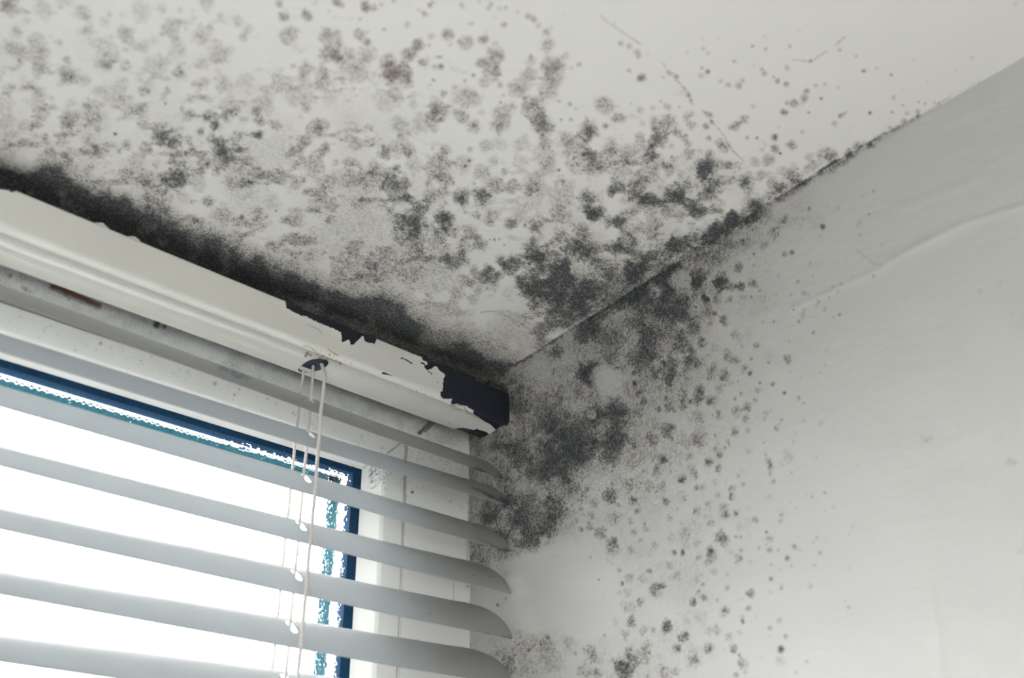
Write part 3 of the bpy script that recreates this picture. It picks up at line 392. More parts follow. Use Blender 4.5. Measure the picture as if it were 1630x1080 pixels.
_y = np.linspace(-3.1, .1, 1601); _x = np.interp(-_y, [0, .017, .257, .318, .36, 3.2], [0, .001, .0183, .0196, .0190, .0190])*-1
_x = np.convolve(np.pad(_x, 12, 'edge'), np.ones(25)/25, 'valid')
def wall_x(y): return np.interp(y, _y, _x)
hgt = Stain(); hm = np.zeros(SH)
def ridge(pts, sig, h):
    d = np.full(SH, 1e9)
    for (xa, ya), (xb, yb) in zip(pts[:-1], pts[1:]):
        L2 = (xb-xa)**2+(yb-ya)**2; t = np.clip(((X_-xa)*(xb-xa)+(Y_-ya)*(yb-ya))/L2, 0, 1)
        d = np.minimum(d, np.hypot(X_-xa-t*(xb-xa), Y_-ya-t*(yb-ya)))
    return h*np.exp(-d**2/(2*sig**2))*(0.6+.8*NB)
hm += ridge([(1262,492),(1350,452),(1400,430),(1450,398),(1530,360),(1640,325)], 3.6, .00042)
hm += ridge([(1395,424),(1450,398),(1540,356)], 9, .0005)
hm += ridge([(1440,330),(1490,312),(1560,285)], 6, .00022) + ridge([(1478,930),(1492,1000),(1502,1090)], 5, .00020) + ridge([(1330,860),(1420,838),(1520,825)], 6, .00015)
hm += ridge([(1545,178),(1590,162)], 4, .0002) + ridge([(1520,680),(1526,688)], 3, .0002)
hm += .0032*np.exp(-(((X_-818)/22)**2+((Y_-924)/20)**2)) + .0016*np.exp(-(((X_-830)/30)**2+((Y_-985)/24)**2))
hm += .0016*(ND-.5)
hgt.a = hm.astype(np.float32)
ys = dense(-.405, .004, .0005, RY, .03); zs = dense(-.245, .0, .0005, RZ, .0)
Y, Z = np.meshgrid(ys, zs, indexing='ij'); P = np.stack([wall_x(Y), Y, Z], -1).reshape(-1, 3)
A = {'mould': wst.sample(P), 'brown': wbr.sample(P)}
dh = hgt.sample(P); P = P.copy(); P[:, 0] -= np.clip(dh, -.001, .0032)
V, F, A = with_slab(P, grid_faces(len(ys), len(zs), True), A, .012, .15, RY, .074, RZ, -.001)
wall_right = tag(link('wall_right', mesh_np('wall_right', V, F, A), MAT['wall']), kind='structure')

def boxes(name, lst, mat, parent=None, bev=0, kind=None):
    bm = bmesh.new()
    for b in lst: box_bm(bm, *b, bev)
    o = bm_obj(name, bm, mat, parent)
    if kind: o['kind'] = kind
    return o
WX0, WZ0 = -1.20, -.46                          # outer size of the window in the front wall
SB = WZ0+.05                                     # bottom of the sash
boxes('wall_front', [(RX, WX0, 0, .074, RZ, -.0005), (WX0, -.0, 0, .074, RZ, WZ0)], MAT['plain'], kind='structure')
boxes('wall_left', [(RX-.15, RX, RY, .074, RZ, -.0005)], MAT['plain'], kind='structure')
boxes('wall_back', [(RX, -1.9, RY-.15, RY, RZ, -.0005), (-1.4, .0, RY-.15, RY, RZ, -.0005), (-1.9, -1.4, RY-.15, RY, RZ, -1.65), (-1.9, -1.4, RY-.15, RY, -.35, -.0005)], MAT['plain'], kind='structure')
boxes('floor', [(RX-.15, .15, RY-.15, .15, RZ-.1, RZ)], MAT['floor'], kind='structure')
w2 = bpy.data.objects.new('fill_window', None); C.objects.link(w2); w2.location = (-1.65, RY-.09, -1.65); w2['kind'] = 'structure'  # unseen window, added and sized for the room's fill light
def adopt(o, root):
    o.parent = root; o.matrix_parent_inverse = Matrix.Translation(-Vector(root.location)); return o
adopt(boxes('outer_frame', [(-1.9, -1.84, RY-.12, RY-.06, -1.65, -.35), (-1.46, -1.4, RY-.12, RY-.06, -1.65, -.35), (-1.84, -1.46, RY-.12, RY-.06, -1.65, -1.59), (-1.84, -1.46, RY-.12, RY-.06, -.41, -.35), (-1.84, -1.46, RY-.12, RY-.06, -.95, -.90)], MAT['frame']), w2)
adopt(boxes('pane', [(-1.84, -1.46, RY-.092, RY-.088, -1.59, -.95), (-1.84, -1.46, RY-.092, RY-.088, -.90, -.41)], MAT['pane']), w2)

# ------------------------------------------------------------------ the window with the blind
w1 = bpy.data.objects.new('window_1', None); C.objects.link(w1); w1.location = (-.6, .03, WZ0); w1['kind'] = 'structure'
fg, fr, fmo_shade = Stain(), Stain(), Stain()           # dark grime, rust, and mould with painted shade on the white window plastic
fr.line([(84,456),(112,467),(138,478),(157,487)], 5.0, .98, .8, .1); fg.line([(84,455),(120,467)], 1.2, .5, .5); fg.line([(84,461),(155,493)], 1.0, .5, .6)
for x, y, r, a in ((250,516,6,.9),(262,520,4,.8),(41,461,4,.6),(16,439,4,.6),(36,458,2,.6),(48,465,3,.4),(110,476,3,.5),(105,470,4,.5)): fg.spot(x, y, r, a)
fg.line([(668,690),(684,674)], 3.4, .85, .7); fg.line([(677,688),(692,672)], 1.6, .8, .4)
fg.line([(748,690),(747.6,760),(747.2,860),(748.6,900),(749.5,935),(748.5,1085)], .9, .85, .5); fg.line([(746,800),(746,850)], 1.6, .4, .8)
fr.line([(744,860),(744,900)], 1.8, .35, .8); fr.spot(744, 934, 2.5, .5)
fg.line([(648,700),(645,800),(643,830),(641,900)], .8, .8, .4); fg.line([(641,900),(636,1080)], .6, .3, .3); fg.line([(642,702.5),(617.5,721.7)], .9, .9, .3); fg.line([(617,722),(578,745)], .8, .5, .5)
fg.line([(300,577),(390,607),(481,640),(560,668)], .7, .65, .4); fg.line([(722,925),(722,968)], .5, .35, .1)
g = np.random.default_rng(4)
for _ in range(150):                                # specks by the gasket corner and along the jamb
    x, y = 588+abs(g.normal(0, 16)), 742+abs(g.normal(0, 20)); fg.spot(x, y, g.uniform(.5, 1.4), g.uniform(.3, .8))
for _ in range(330):
    x, y = g.uniform(640, 748), 690+abs(g.normal(0, 55)); fg.spot(x, y, g.uniform(.4, 1.2), g.uniform(.15, .6))
for _ in range(300):
    x = g.uniform(-20, 640); y = 480+.345*x + g.normal(12, 26); fg.spot(x, y, g.uniform(.5, 2.0), g.uniform(.08, .38))
for x, y, r, a in ((656.5,784,2.3,.95),(655,741,1,.7),(663,776,1,.7),(662.5,1021,2.3,.95),(606,1000,2,.5),(604,990,1,.5),(342,611,4,.35),(373,629,2,.5),(160,547,3,.5),(310,586,2.2,.7),(381,620,1.6,.5)): fg.spot(x, y, r, a)
yy = Y_ - (423+.36*X_)                              # mould under the rail, and the rail's shade painted with it
fmo_shade.a = (np.clip((44-yy)/18, 0, 1)*np.clip(.25+(NB-.3)*1.2, .12, .8)*np.clip(.5+(NA-.3)*1.2, .2, 1)*.75 + np.clip((X_-650)/110, 0, 1)*np.clip((830-Y_)/130, 0, 1)*np.clip(.35+NA*.8, 0, 1)*.16).astype(np.float32)
fmo_shade.a = np.clip(fmo_shade.a, 0, .85)
def stained(P): return {'grime': fg.sample(P), 'rust': fr.sample(P), 'mould': fmo_shade.sample(P)}
def patches(lst):
    Vs, Fs, n = [], [], 0
    for V, F in lst: Vs.append(V); Fs.append(F+n); n += len(V)
    return np.vstack(Vs), np.vstack(Fs)
def rect(x0, x1, y0, y1, z0, z1):
    b = np.array([[x, y, z] for x in (x0, x1) for y in (y0, y1) for z in (z0, z1)], float)
    return b, np.array([[0,1,3,2],[4,6,7,5],[0,4,5,1],[2,3,7,6],[0,2,6,4],[1,5,7,3]])
JX, JZ = -.0497, -.0482                             # joint between the outer frame and the sash
def front(xa, xb, za, zb, y=0.0, step=.0006):
    X, Z = np.meshgrid(xa, za if isinstance(za, np.ndarray) else np.arange(za, zb, step), indexing='ij')
    return np.stack([X, np.full_like(X, y), Z], -1).reshape(-1, 3), grid_faces(*X.shape)
hx = np.concatenate([np.linspace(WX0, -.345, 10)[:-1], np.arange(-.345, -.0000, .0006), [0.0]])
hz = np.linspace(JZ, -.0008, 80)
jz = np.concatenate([np.linspace(WZ0, -.23, 10)[:-1], np.linspace(-.23, JZ, 300)])
V, F = patches([front(hx, None, hz, None), front(np.linspace(JX, 0, 84), None, jz, None),
                rect(WX0, 0, .0006, .07, JZ, -.0008), rect(JX, 0, .0006, .07, WZ0, JZ), rect(WX0, WX0+.05, 0, .07, WZ0, JZ), rect(WX0+.05, JX, 0, .07, WZ0, WZ0+.05)])
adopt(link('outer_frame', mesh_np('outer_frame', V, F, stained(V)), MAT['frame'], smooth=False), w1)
# sash: flat face, then a slope down to the gasket, mitred in the corner
U = np.array([0, .35, .36, .66, .70, .74, .78, .84, 1.0]); U = np.unique(np.concatenate([U, np.linspace(0, 1, 40)]))
def sx(u): return np.interp(u, [0, .66, 1], [-.0503, -.0652, -.0738])
def sz(u): return np.interp(u, [0, .66, 1], [-.0488, -.0636, -.0715])
def sy(u): return np.interp(u, [0, .03, .62, .70, .96, 1], [.0022, .0, .0, .0009, .0090, .0100])
T = np.concatenate([np.linspace(0, .74, 8)[:-1], np.linspace(.74, 1, 480)])
UU, TT = np.meshgrid(U, T, indexing='ij')
Vh = np.stack([-1.15+(sx(UU)+1.15)*TT, sy(UU), sz(UU)], -1).reshape(-1, 3)
T2 = np.concatenate([np.linspace(0, .84, 8)[:-1], np.linspace(.84, 1, 320)])
UU2, TT2 = np.meshgrid(U, T2, indexing='ij')
Vj = np.stack([sx(UU2), sy(UU2), SB+(sz(UU2)-SB)*TT2], -1).reshape(-1, 3)
V, F = patches([(Vh, grid_faces(*UU.shape)), (Vj, grid_faces(*UU2.shape, True)),
                rect(-1.15, -.0503, .011, .05, -.0713, -.0490), rect(-.0736, -.0503, .011, .05, SB, -.0713), rect(-1.15, -1.127, 0, .05, SB+.023, -.0488), rect(-1.15, -.0503, .002, .05, SB, SB+.023)])
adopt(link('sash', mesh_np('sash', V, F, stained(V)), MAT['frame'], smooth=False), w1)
GX, GZ = -.0794, -.0750                             # inner edge of the gasket
adopt(boxes('gasket', [(-1.13, -.0736, .0104, .017, GZ, -.0708), (GX, -.0732, .0105, .017, SB+.02, GZ), (-1.13, -1.12, .0104, .017, SB+.03, GZ), (-1.12, GX, .0104, .017, SB+.02, SB+.03)], MAT['rubber']), w1)
adopt(boxes('pane', [(-1.128, -.074, .0130, .0170, SB+.022, -.0712)], MAT['pane']), w1)
adopt(boxes('spacer_bar', [(-1.115, -.0830, .0184, .0215, -.0806, -.0764), (-.0900, -.0830, .0184, .0215, SB+.035, -.0764)], MAT['spacer']), w1)
adopt(boxes('bounce_sill', [(-1.45, -.022, -.50, -.0005, WZ0-.035, WZ0)], MAT['frame'], bev=.004), w1)  # unseen deep sill, added to bounce light up at the wall and rail
# condensation on the room side of the pane
def dome(Vs, Fs, x, z, r, ax, h, y):
    n = 9; rings = [(1.0, 0), (.86, .5), (.5, .87)]; b = sum(len(v) for v in Vs)
    a0 = random.random()*6; vv = []
    for rr, hh in rings:
        for k in range(n):
            a = a0+2*PI*k/n; w = 1+.18*math.sin(2*a+a0)
            vv.append((x+r*rr*math.cos(a)*w, y-h*hh, z+r*ax*rr*math.sin(a)))
    vv.append((x, y-h, z)); Vs.append(np.array(vv)); f = []
    for q in range(2):
        for k in range(n): f.append((b+q*n+k, b+q*n+(k+1) % n, b+(q+1)*n+(k+1) % n, b+(q+1)*n+k))
    for k in range(n): f.append((b+2*n+k, b+2*n+(k+1) % n, b+3*n, b+3*n))
    Fs.extend(f)
Vs, Fs = [], []; YG = .01302
g = np.random.default_rng(8)
taken = []
def drop(x, z, r, ax=1.2):
    for (a, b_, c) in taken[-260:]:
        if abs(a-x) < (c+r)*.85 and abs(b_-z) < (c+r)*.95: return
    taken.append((x, z, r)); dome(Vs, Fs, x, z, r, ax, r*.55, YG)
for _ in range(2600): drop(-.0868+g.normal(0, .0034), g.uniform(-.225, -.076), min(.00145, .00028+abs(g.normal(0, .00042))), g.uniform(1, 1.6))
for _ in range(500): drop(g.uniform(-.0965, -.0815), g.uniform(-.225, -.078), g.uniform(.0002, .0004))
taken.clear()
x_ = -.345
while x_ < -.155:
    t = (x_+.345)/.19; drop(x_+g.normal(0, .0003), -.0789+g.normal(0, .00012), (.00115-.0004*t)*g.uniform(.8, 1.15), 1.0); x_ += (.0042-.0016*t)*g.uniform(.8, 1.2)
for _ in range(420): drop(g.uniform(-.165, -.081), -.0790+g.normal(0, .0012), min(.0011, .0003+abs(g.normal(0, .0004))))
for _ in range(260): drop(g.uniform(-.335, -.16), -.0795+g.normal(0, .0008), g.uniform(.0002, .0004))
taken.clear()
for px, py in ((252,711),(260,720),(292,732),(326,741),(352,748),(358,754),(385,761),(404,762),(419,774),(62,668),(112,680),(140,688),(370,768),(387,773),(437,834),(560,0)):
    if py:
        q = hit(px, py, 1, YG); drop(q[0], q[2], .0005)
q = hit(431, 820, 1, YG); 
for t in range(7): drop(q[0]+.0002*t, q[2]+.0014*t, .00035)
F = np.array([f for f in Fs if f[2] != f[3]]); F3 = np.array([f[:3] for f in Fs if f[2] == f[3]])
me = bpy.data.meshes.new('condensation'); me.from_pydata(np.vstack(Vs).tolist(), [], F.tolist()+F3.tolist()); me.update()
tag(link('condensation', me, MAT['water']), 'clear water droplets beaded on the glass along the window gasket', 'condensation', kind='stuff')

# ------------------------------------------------------------------ the venetian blind
BX0, BX1 = -1.16, -.0036
blind = bpy.data.objects.new('venetian_blind', None); C.objects.link(blind); blind.location = (-.58, -.026, -.0185)
tag(blind, 'white slatted venetian blind with chipped headrail and twisted cords hanging in the window', 'blind')
YF, YB, ZT, ZB = -.0400, -.0120, -.0183, -.0390
def profile(off=0.0):
    p = []
    def arc(cy, cz, r, a0, a1, n):
        for k in range(n+1):
            a = math.radians(a0+(a1-a0)*k/n); p.append((cy+r*math.cos(a), cz+r*math.sin(a)))
    o = off
    p.append((YB, ZT+o)); arc(YF+.0008, ZT-.0008, .0008+o, 90, 180, 4)
    arc(YF+.0030, ZB+.0028, .0030+o, 180, 262, 10)
    for t in np.linspace(.05, .95, 12):               # the underside: a shallow flute, then a rounded rear bead
        y = YF+.0030+(YB-YF-.0055)*t; p.append((y, ZB-o+.0002+.0010*math.sin(PI*min(1, t*1.7)) if t < .59 else ZB-o+.0002-.0004*math.sin(PI*(t-.59)/.41)))
    arc(YB-.0022, ZB+.0022, .0022+o, 278, 360, 8)
    return np.array(p)
pr = profile()
n = len(pr); Vb = np.array([[x, y, z] for x in (BX0, BX1) for y, z in pr]); me = bpy.data.meshes.new('headrail')
faces = [(k, (k+1) % n, n+(k+1) % n, n+k) for k in range(n)]+[tuple(range(n))[::-1], tuple(range(n, 2*n))]
me.from_pydata(Vb.tolist(), [], faces); me.update()
rail = adopt(link('headrail', me, MAT['bare'], smooth=False), blind); rail['label'] = 'dark bare metal rail showing through chipped cream paint'
def poly_mask(pts):
    m = np.zeros(SH, bool); P = np.array(pts, float)+MX
    x0, y0 = np.floor(P.min(0)).astype(int)-1; x1, y1 = np.ceil(P.max(0)).astype(int)+2
    x0, y0 = max(0, x0), max(0, y0)
    yy, xx = np.mgrid[y0:y1, x0:x1]; ins = np.zeros(yy.shape, bool)
    for (xa, ya), (xb, yb) in zip(P, np.roll(P, -1, 0)):
        if ya == yb: continue
        c = ((yy < ya) != (yy < yb)) & (xx < (xb-xa)*(yy-ya)/(yb-ya)+xa); ins ^= c
    m[y0:y1, x0:x1] = ins; return m
cv = lambda ox, oy, s, l: [(ox+a/s, oy+b/s) for a, b in l]
chip = poly_mask(cv(640, 560, 7.716, [(235,62),(240,90),(258,118),(292,126),(308,140),(305,165),(285,172),(265,178),(280,205),(305,232),(345,215),(400,185),(428,200),(445,230),(490,260),(525,290),(508,330),(500,390),(495,430),(490,492),(465,495),(463,540),(490,575),(520,585),(590,580),(612,590),(595,600),(602,640),(630,650),(660,645),(700,655),(745,662),(795,668),(805,690),(850,715),(878,740),(862,755),(900,775),(945,800),(940,812),(1000,845),(1060,880),(1110,912),(1148,950),(1145,985),(1180,995),(1420,990),(1420,440),(1200,420),(700,160),(235,-10)]))
chip |= poly_mask(cv(640, 560, 7.716, [(590,940),(640,945),(690,932),(750,925),(800,935),(870,955),(920,945),(1000,970),(1050,990),(1065,1010),(1100,1025),(1122,1010),(1200,990),(1200,1110),(900,1110),(700,1010),(590,948)]))
chip |= poly_mask(cv(400, 430, 3.857, [(190,178),(207,192),(212,235),(250,258),(300,282),(340,290),(380,312),(430,332),(470,350),(500,362),(545,385),(555,425),(553,445),(600,432),(604,462),(622,462),(640,445),(680,404),(690,425),(700,445),(755,456),(772,420),(760,380),(640,320),(480,240),(300,165),(190,120)]))
chip |= poly_mask(cv(0, 200, 3.857, [(-60,330),(-60,385),(0,395),(45,402),(75,412),(97,405),(92,385),(60,360)]))
chip |= poly_mask(cv(400, 430, 3.857, [(905,548),(925,538),(960,552),(992,574),(988,578),(955,560),(930,545)])) | poly_mask(cv(400, 430, 3.857, [(1028,568),(1060,572),(1070,588),(1050,580)])) | poly_mask(cv(400, 430, 3.857, [(1083,618),(1115,640),(1108,642),(1080,624)])) | poly_mask(cv(400, 430, 3.857, [(797,632),(812,628),(865,648),(850,648),(800,640)]))
cm = Stain(); cm.a = chip.astype(np.float32)
bl = cm.a.copy()
for _ in range(3):
    k = np.ones(9)/9
    bl = np.apply_along_axis(lambda r: np.convolve(r, k, 'same'), 0, bl); bl = np.apply_along_axis(lambda r: np.convolve(r, k, 'same'), 1, bl)
blur = Stain(); blur.a = bl.astype(np.float32)
pp = profile(.00035)[:-1]
seg = np.hypot(*np.diff(pp, axis=0).T); ss = np.concatenate([[0], np.cumsum(seg)]); sv = np.arange(ss[np.argmin(np.abs(pp[:, 0]-(YF+.006)))]*0+.018, ss[-1], .00036)
py_, pz_ = np.interp(sv, ss, pp[:, 0]), np.interp(sv, ss, pp[:, 1])
ny = np.gradient(pz_); nz = -np.gradient(py_); ln = np.hypot(ny, nz); ny, nz = -ny/ln*-1, -nz/ln*-1
px_ = np.concatenate([np.linspace(BX0, -.35, 12)[:-1], np.arange(-.35, BX1, .00036)])
XX, SSv = np.meshgrid(px_, np.arange(len(sv)), indexing='ij')
P = np.stack([XX, py_[SSv], pz_[SSv]], -1).reshape(-1, 3)
mk = cm.sample(P) + (vnoise((len(px_), len(sv)), 3, 77).ravel()-.5)*.5*(blur.sample(P) > .02)
lift = blur.sample(P)*.0009*(.3+1.2*vnoise((len(px_), len(sv)), 14, 78).ravel())
out = np.stack([np.zeros_like(XX), (-np.abs(ny)*0+np.where(py_ < YF+.0015, -1, 0)*1.0)[SSv], np.where(py_ < YF+.0015, 0, -1.0)[SSv]], -1).reshape(-1, 3)
P2 = P + out*lift[:, None]
pg, prs, pmo = Stain(), Stain(), Stain()
for x, y, r, a in crop(400, 430, 3.857, [(345,512,14,.8),(335,528,10,.8),(365,522,12,.7),(395,492,5,.7),(420,540,12,.6),(405,520,6,.6),(440,530,10,.6),(480,520,8,.7),(470,545,12,.5),(512,512,6,.7),(505,530,5,.7),(530,520,6,.6),(490,548,8,.6),(520,555,7,.6),(545,573,9,.7),(575,555,5,.6),(580,580,5,.5),(610,570,6,.5),(615,585,4,.5),(595,590,4,.4),(430,495,4,.6),(375,560,30,.25),(450,560,20,.3),(985,512,12,.22)]): prs.spot(x, y, r, a)
pg.line(cv(400, 430, 3.857, [(318,470),(350,468),(378,485)]), .6, .75, .2); prs.line(cv(400, 430, 3.857, [(375,485),(395,505),(430,520),(460,535)]), .6, .7, .2); prs.line(cv(400, 430, 3.857, [(470,488),(500,512),(535,528)]), .7, .7, .3)
prs.line(cv(400, 430, 3.857, [(500,555),(560,575)]), .8, .7, .3)
prs.line(cv(400, 430, 3.857, [(1228,828),(1270,832),(1310,848),(1335,872),(1360,885),(1395,902)]), 1.6, .6, 1.3); prs.line(cv(400, 430, 3.857, [(1240,850),(1290,862)]), .6, .6, .3); prs.line(cv(640, 560, 7.716, [(690,835),(860,830)]), .8, .18, .6)
pg.line(cv(400, 430, 3.857, [(335,335),(375,350),(410,365),(435,390)]), .7, .4, .2); pg.line(cv(400, 430, 3.857, [(300,281),(345,300),(430,340)]), .5, .25, .3)
for x, y, r, a in crop(400, 430, 3.857, [(40,205,4,.4),(60,212,4,.4),(1015,742,5,.5),(1040,738,3,.4),(1063,762,5,.4),(1215,940,5,.5),(1225,867,6,.4),(1145,690,5,.6)]): pg.spot(x, y, r, a)
for _ in range(60): pg.spot(g.uniform(240, 430), g.uniform(410, 470), g.uniform(.4, .9), g.uniform(.1, .5))
A = {'grime': pg.sample(P), 'rust': prs.sample(P), 'mould': np.zeros(len(P))}
F = grid_faces(len(px_), len(sv)); F = F[(mk[F].mean(1) < .5)]
V, F, A = drop_loose(P2, F, A)
paint = link('paint_layer', mesh_np('paint_layer', V, F, A), MAT['paint'])
paint.parent = rail; paint.matrix_parent_inverse = (Matrix.Translation(-Vector(blind.location))).copy(); paint.matrix_parent_inverse = Matrix.Identity(4)
md = paint.modifiers.new('thickness', 'SOLIDIFY'); md.thickness = .00026; md.offset = 0
paint['label'] = 'cream paint skin flaking off the rail'
for bx in (-.075, -.62, -1.10): adopt(boxes('mounting_bracket', [(bx, bx+.02, -.0150, -.0122, -.0186, .0)], MAT['bracket']), blind)
# flakes of paint standing on top of the rail
for (xa, ya), (xb, yb) in (((150, 351), (174, 361)), ((203, 372), (224, 382))):
    a, b = hit(xa, ya+2, 1, -.0385), hit(xb, yb+1, 1, -.0385); bm = bmesh.new()
    vs = []
    for k in range(7):
        t = k/6; q = a+(b-a)*t; hgt_ = .0021*math.sin(PI*(.1+.8*t))+.0004*random.random()
        vs.append((bm.verts.new((q[0], -.0385, ZT-.0002)), bm.verts.new((q[0], -.0388-.0004*random.random(), ZT+hgt_))))
    for k in range(6): bm.faces.new((vs[k][0], vs[k+1][0], vs[k+1][1], vs[k][1]))
    o = bm_obj('paint_flake', bm, MAT['paint']); o.parent = rail
    md = o.modifiers.new('thickness', 'SOLIDIFY'); md.thickness = .0004
# cord guide: an oval rubber collar with a dark opening in the underside of the rail
gc = Vector((-.1318, -.0240, ZB+.0004)); ax1 = Vector((.30, -.954, 0)).normalized(); ax2 = Vector((.954, .30, 0))
bm = bmesh.new(); rings = []
for k in range(40):
    a = 2*PI*k/40; ring = []
    for j in range(8):
        t = 2*PI*j/8; e = 1+.0
        c = gc+ax1*(.0088*math.cos(a))+ax2*(.0043*math.sin(a)); nrm = (ax1*math.cos(a)*.5+ax2*math.sin(a)).normalized()
        ring.append(bm.verts.new(c+nrm*(.0008*math.cos(t))+Vector((0, 0, .0008*math.sin(t)-.0003))))
    rings.append(ring)
for k in range(40):
    for j in range(8): bm.faces.new((rings[k][j], rings[(k+1) % 40][j], rings[(k+1) % 40][(j+1) % 8], rings[k][(j+1) % 8]))
f = bm.faces.new([bm.verts.new(gc+ax1*(.0087*math.cos(2*PI*k/40))+ax2*(.0042*math.sin(2*PI*k/40))+Vector((0, 0, -.0010))) for k in range(40)])
gm = bm_obj('cord_guide', bm, MAT['hole'], smooth=True); gm.parent = rail; gm['label'] = 'dark oval cord hole in the rail'

# slats
SW, CROWN, THK = .0282, .0031, .0003
sg, sr, smo_shade = Stain(), Stain(), Stain()
sg.line([(762,748),(768,752),(776,756),(790,761),(799,763)], 1.8, .8, .8); sg.line([(757,745),(772,752)], 2.6, .9, .9); sg.line([(796,758),(800,762)], 2.2, .9, .6)
sg.line([(753,777),(762,781),(772,786),(782,792)], 2.2, .92, 1.0); sg.line([(780,790),(800,798),(815,806)], 3.0, .9, 1.6); sg.line([(745,790),(780,798)], .9, .7, .6); sg.line([(797,793),(814,801)], 2.6, .9, .8)
sg.line([(783,869),(800,876),(812,879)], 1.8, .85, .6); sg.line([(760,858),(785,869)], .9, .6, .5); sg.line([(803,875),(811,878)], 2.4, .9, .6); sg.line([(675,840),(690,846)], 1.4, .6, .6)
sg.line([(788,941),(800,944)], 1.0, .7, .4); sg.line([(776,918),(786,920)], .8, .85, .2); sg.line([(800,1013),(815,1017)], 1.2, .8, .4); sg.line([(766,1008),(780,1010)], .6, .5, .3)
for x, y, r, a in ((352,586,5,.8),(360,588,6,.85),(372,592,6,.75),(385,598,6,.85),(394,602,4,.7),(378,600,4,.7)): sg.spot(x, y, r, a, .3)
sg.line([(458,595),(466,602),(478,608)], 1.4, .85, .3); sg.line([(489,610),(497,618)], 1.5, .8, .3); sg.line([(568,653),(580,657)], 1.4, .85, .4); sg.line([(580,657),(594,666)], .7, .5, .3); sg.spot(482,636,2.2,.8)
for x, y, r, a in ((627,734,1.6,.7),(645,736,2.2,.8),(706,757,1.6,.7),(626,811,1.4,.7),(685,977,2,.6),(688,790,1.2,.5),(680,977,1,.5),(704,948,1.3,.5),(674,892,1.5,.5),(757,859,1,.5),(764,910,1.2,.7),(755,916,1.4,.6),(700,903,1,.5),(640,795,1.4,.4),(735,849,1.6,.5),(600,690,1.2,.5),(590,667,1,.6),(603,676,1.2,.5),(362,1002,2,.4),(380,744,3,.3)): sg.spot(x, y, r, a)
for _ in range(170):
    x = 480+330*g.random()**.7; sg.spot(x, g.uniform(620, 1080), g.uniform(.4, 1.1), g.uniform(.1, .5))
smo_shade.a = (np.clip((X_-690)/110, 0, 1)*np.clip((930-Y_)/160, 0, 1)*np.clip(.35+NA*.9, 0, 1)*.62).astype(np.float32)  # upper right slat ends darkened: shade painted through the mould value
sr.line([(700,905),(714,900)], .6, 0.01, .2)
HX, HW, HL = -.1336, .0018, .0052                    # the hole the cord runs through: centre, half width, half length
xc = np.concatenate([np.linspace(BX0, -.34, 12)[:-1], np.arange(-.34, HX-.0035, .0012), np.arange(HX-.0035, HX+.0035, .00035), np.arange(HX+.0035, -.060, .0012), np.arange(-.060, -.030, .0006), np.linspace(-.030, 0, 56)])
sc = np.unique(np.concatenate([np.linspace(-SW/2, SW/2, 57), np.arange(-HL-.0009, HL+.0010, .00035)]))
def make_slat(zr, zl, yr, yl, tr, tl, hole_s=0.0, droop=0.0):
    Xg, Sg = np.meshgrid(xc, sc, indexing='ij')
    # rounded ends: a broad curve at the rear corner, a tight one at the front
    q_ = np.clip((Sg+SW/2)/SW, 0, 1)
    cut = .0175*(1-np.sqrt(np.clip(1-.985*q_**2, 0, 1))) + np.where(Sg < -SW/2+.0012, ((-SW/2+.0012-Sg)/.0012)**2*.0010, 0)
    far = np.clip((Xg+.030)/.030, 0, 1)
    xw = np.where(Xg > -.030, Xg*((.030-.0042)/.030)-.0042 - cut*far, Xg)
    t = np.clip((Xg+.28)/.20, 0, 1.35)
    z0 = zl+(zr-zl)*np.clip(t, 0, 1)+droop*np.clip((Xg+.11)/.11, 0, 1); y0 = yl+(yr-yl)*np.clip((Xg+.28)/.28, 0, 1); th = np.radians(tl+(tr-tl)*t)
    d = Sg+SW/2; b = CROWN*(1-(2*Sg/SW)**2)
    # pull the rim of the hole onto its outline
    hx, hs = Xg-HX, Sg-hole_s
    q = np.hypot(hx, np.sign(hs)*np.clip(np.abs(hs)-(HL-HW), 0, None)); inside = q < HW
    y = y0+d*np.cos(th)-b*np.sin(th); z = z0+d*np.sin(th)+b*np.cos(th)
    P = np.stack([xw, y, z], -1).reshape(-1, 3); F = grid_faces(*Xg.shape)
    keep = inside.ravel()[F].sum(1) < 3
    A = {'grime': sg.sample(P), 'rust': sr.sample(P), 'mould': smo_shade.sample(P)}
    V, F, A = drop_loose(P, F[keep], A)
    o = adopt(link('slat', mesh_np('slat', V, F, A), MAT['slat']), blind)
    md = o.modifiers.new('thickness', 'SOLIDIFY'); md.thickness = THK; md.offset = -1
    return o
SL = [(-.0728, -.0708, -.0340, -.0390, 41, 40, 0, .0002), (-.0930, -.0936, -.0395, -.0390, 42, 41, 0, .0018), (-.1174, -.1164, -.0388, -.0390, 44, 41, 0, -.0008), (-.1420, -.1398, -.0390, -.0390, 44, 36.5, 0, 0),
      (-.1661, -.1636, -.0390, -.0390, 44.5, 36.5, 0, 0), (-.1898, -.1869, -.0390, -.0390, 43.5, 35.5, 0, 0), (-.2132, -.2097, -.0390, -.0390, 43, 35.5, 0, 0), (-.2365, -.2330, -.0390, -.0390, 43, 35.5, 0, 0), (-.2600, -.2565, -.0390, -.0390, 43, 36, 0, 0)]
for a in SL: last = make_slat(*a)
for k in range(1, 2):                              # the rest of the blind, below the picture
    o = last.copy(); C.objects.link(o); o.location.z -= .0235*k
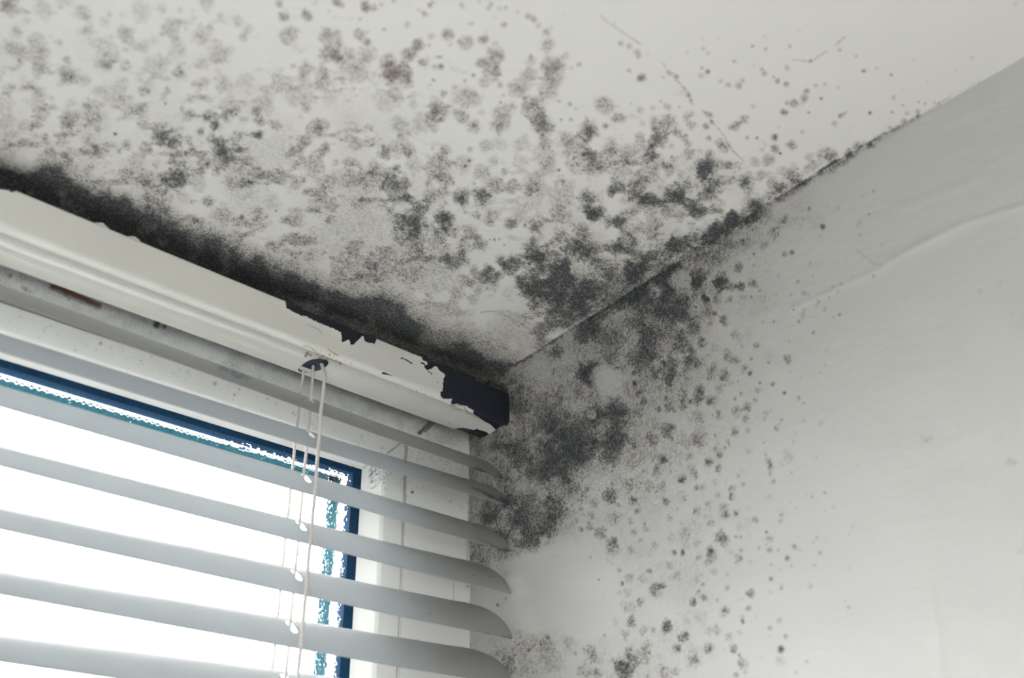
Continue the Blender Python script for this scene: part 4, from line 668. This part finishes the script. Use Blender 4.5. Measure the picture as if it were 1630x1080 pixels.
adopt(boxes('bottom_rail', [(BX0, BX1, -.040, -.016, -.315, -.301)], MAT['slat'], bev=.003), blind)
# twisted cords
def rope(name, pts, r, label=None, pitch=.0042):
    P = np.array(pts, float); L = np.concatenate([[0], np.cumsum(np.linalg.norm(np.diff(P, axis=0), axis=1))])
    s = np.arange(0, L[-1], .0006); Q = np.stack([np.interp(s, L, P[:, i]) for i in range(3)], 1)
    k = np.ones(9)/9; Q[4:-4] = np.stack([np.convolve(Q[:, i], k, 'valid') for i in range(3)], 1)
    Q[:, 0] += .00012*np.sin(s*260)+.00008*np.sin(s*97+r*9e4); T = np.gradient(Q, axis=0); T /= np.linalg.norm(T, axis=1)[:, None]
    B = np.cross(T, np.array([0, 1.0, 0])); B /= np.linalg.norm(B, axis=1)[:, None]; N2 = np.cross(T, B)
    nv = 14; V = []
    for j in range(nv):
        a = 2*PI*j/nv; ph = a - 2*PI*s/pitch
        rr = r*(.72+.28*np.abs(np.cos(ph*1.0)))
        V.append(Q+(B*math.cos(a)+N2*math.sin(a))*rr[:, None])
    V = np.stack(V, 1).reshape(-1, 3); m = len(s)
    F = np.array([(i*nv+j, i*nv+(j+1) % nv, (i+1)*nv+(j+1) % nv, (i+1)*nv+j) for i in range(m-1) for j in range(nv)])
    o = adopt(link(name, mesh_np(name, V, F), MAT['cord']), blind)
    if label: o['label'] = label
    return o
rope('ladder_cord', [(-.1300, -.0290, -.0385), (-.1335, -.0400, -.0520), (-.1350, -.0418, -.0700), (-.1346, -.0420, -.12), (-.1350, -.0420, -.19), (-.1352, -.0420, -.302)], .00098, 'front twisted cord of the blind')
rope('lift_cord', [(-.1322, -.0250, -.0385), (-.1334, -.0282, -.055), (-.1337, -.0288, -.10), (-.1335, -.0290, -.19), (-.1336, -.0290, -.302)], .00082, 'middle cord threaded through the slats')
rope('ladder_cord', [(-.1345, -.0195, -.0385), (-.1338, -.0175, -.055), (-.1337, -.0170, -.10), (-.1337, -.0172, -.19), (-.1338, -.0172, -.302)], .00078, 'rear cord behind the slats')
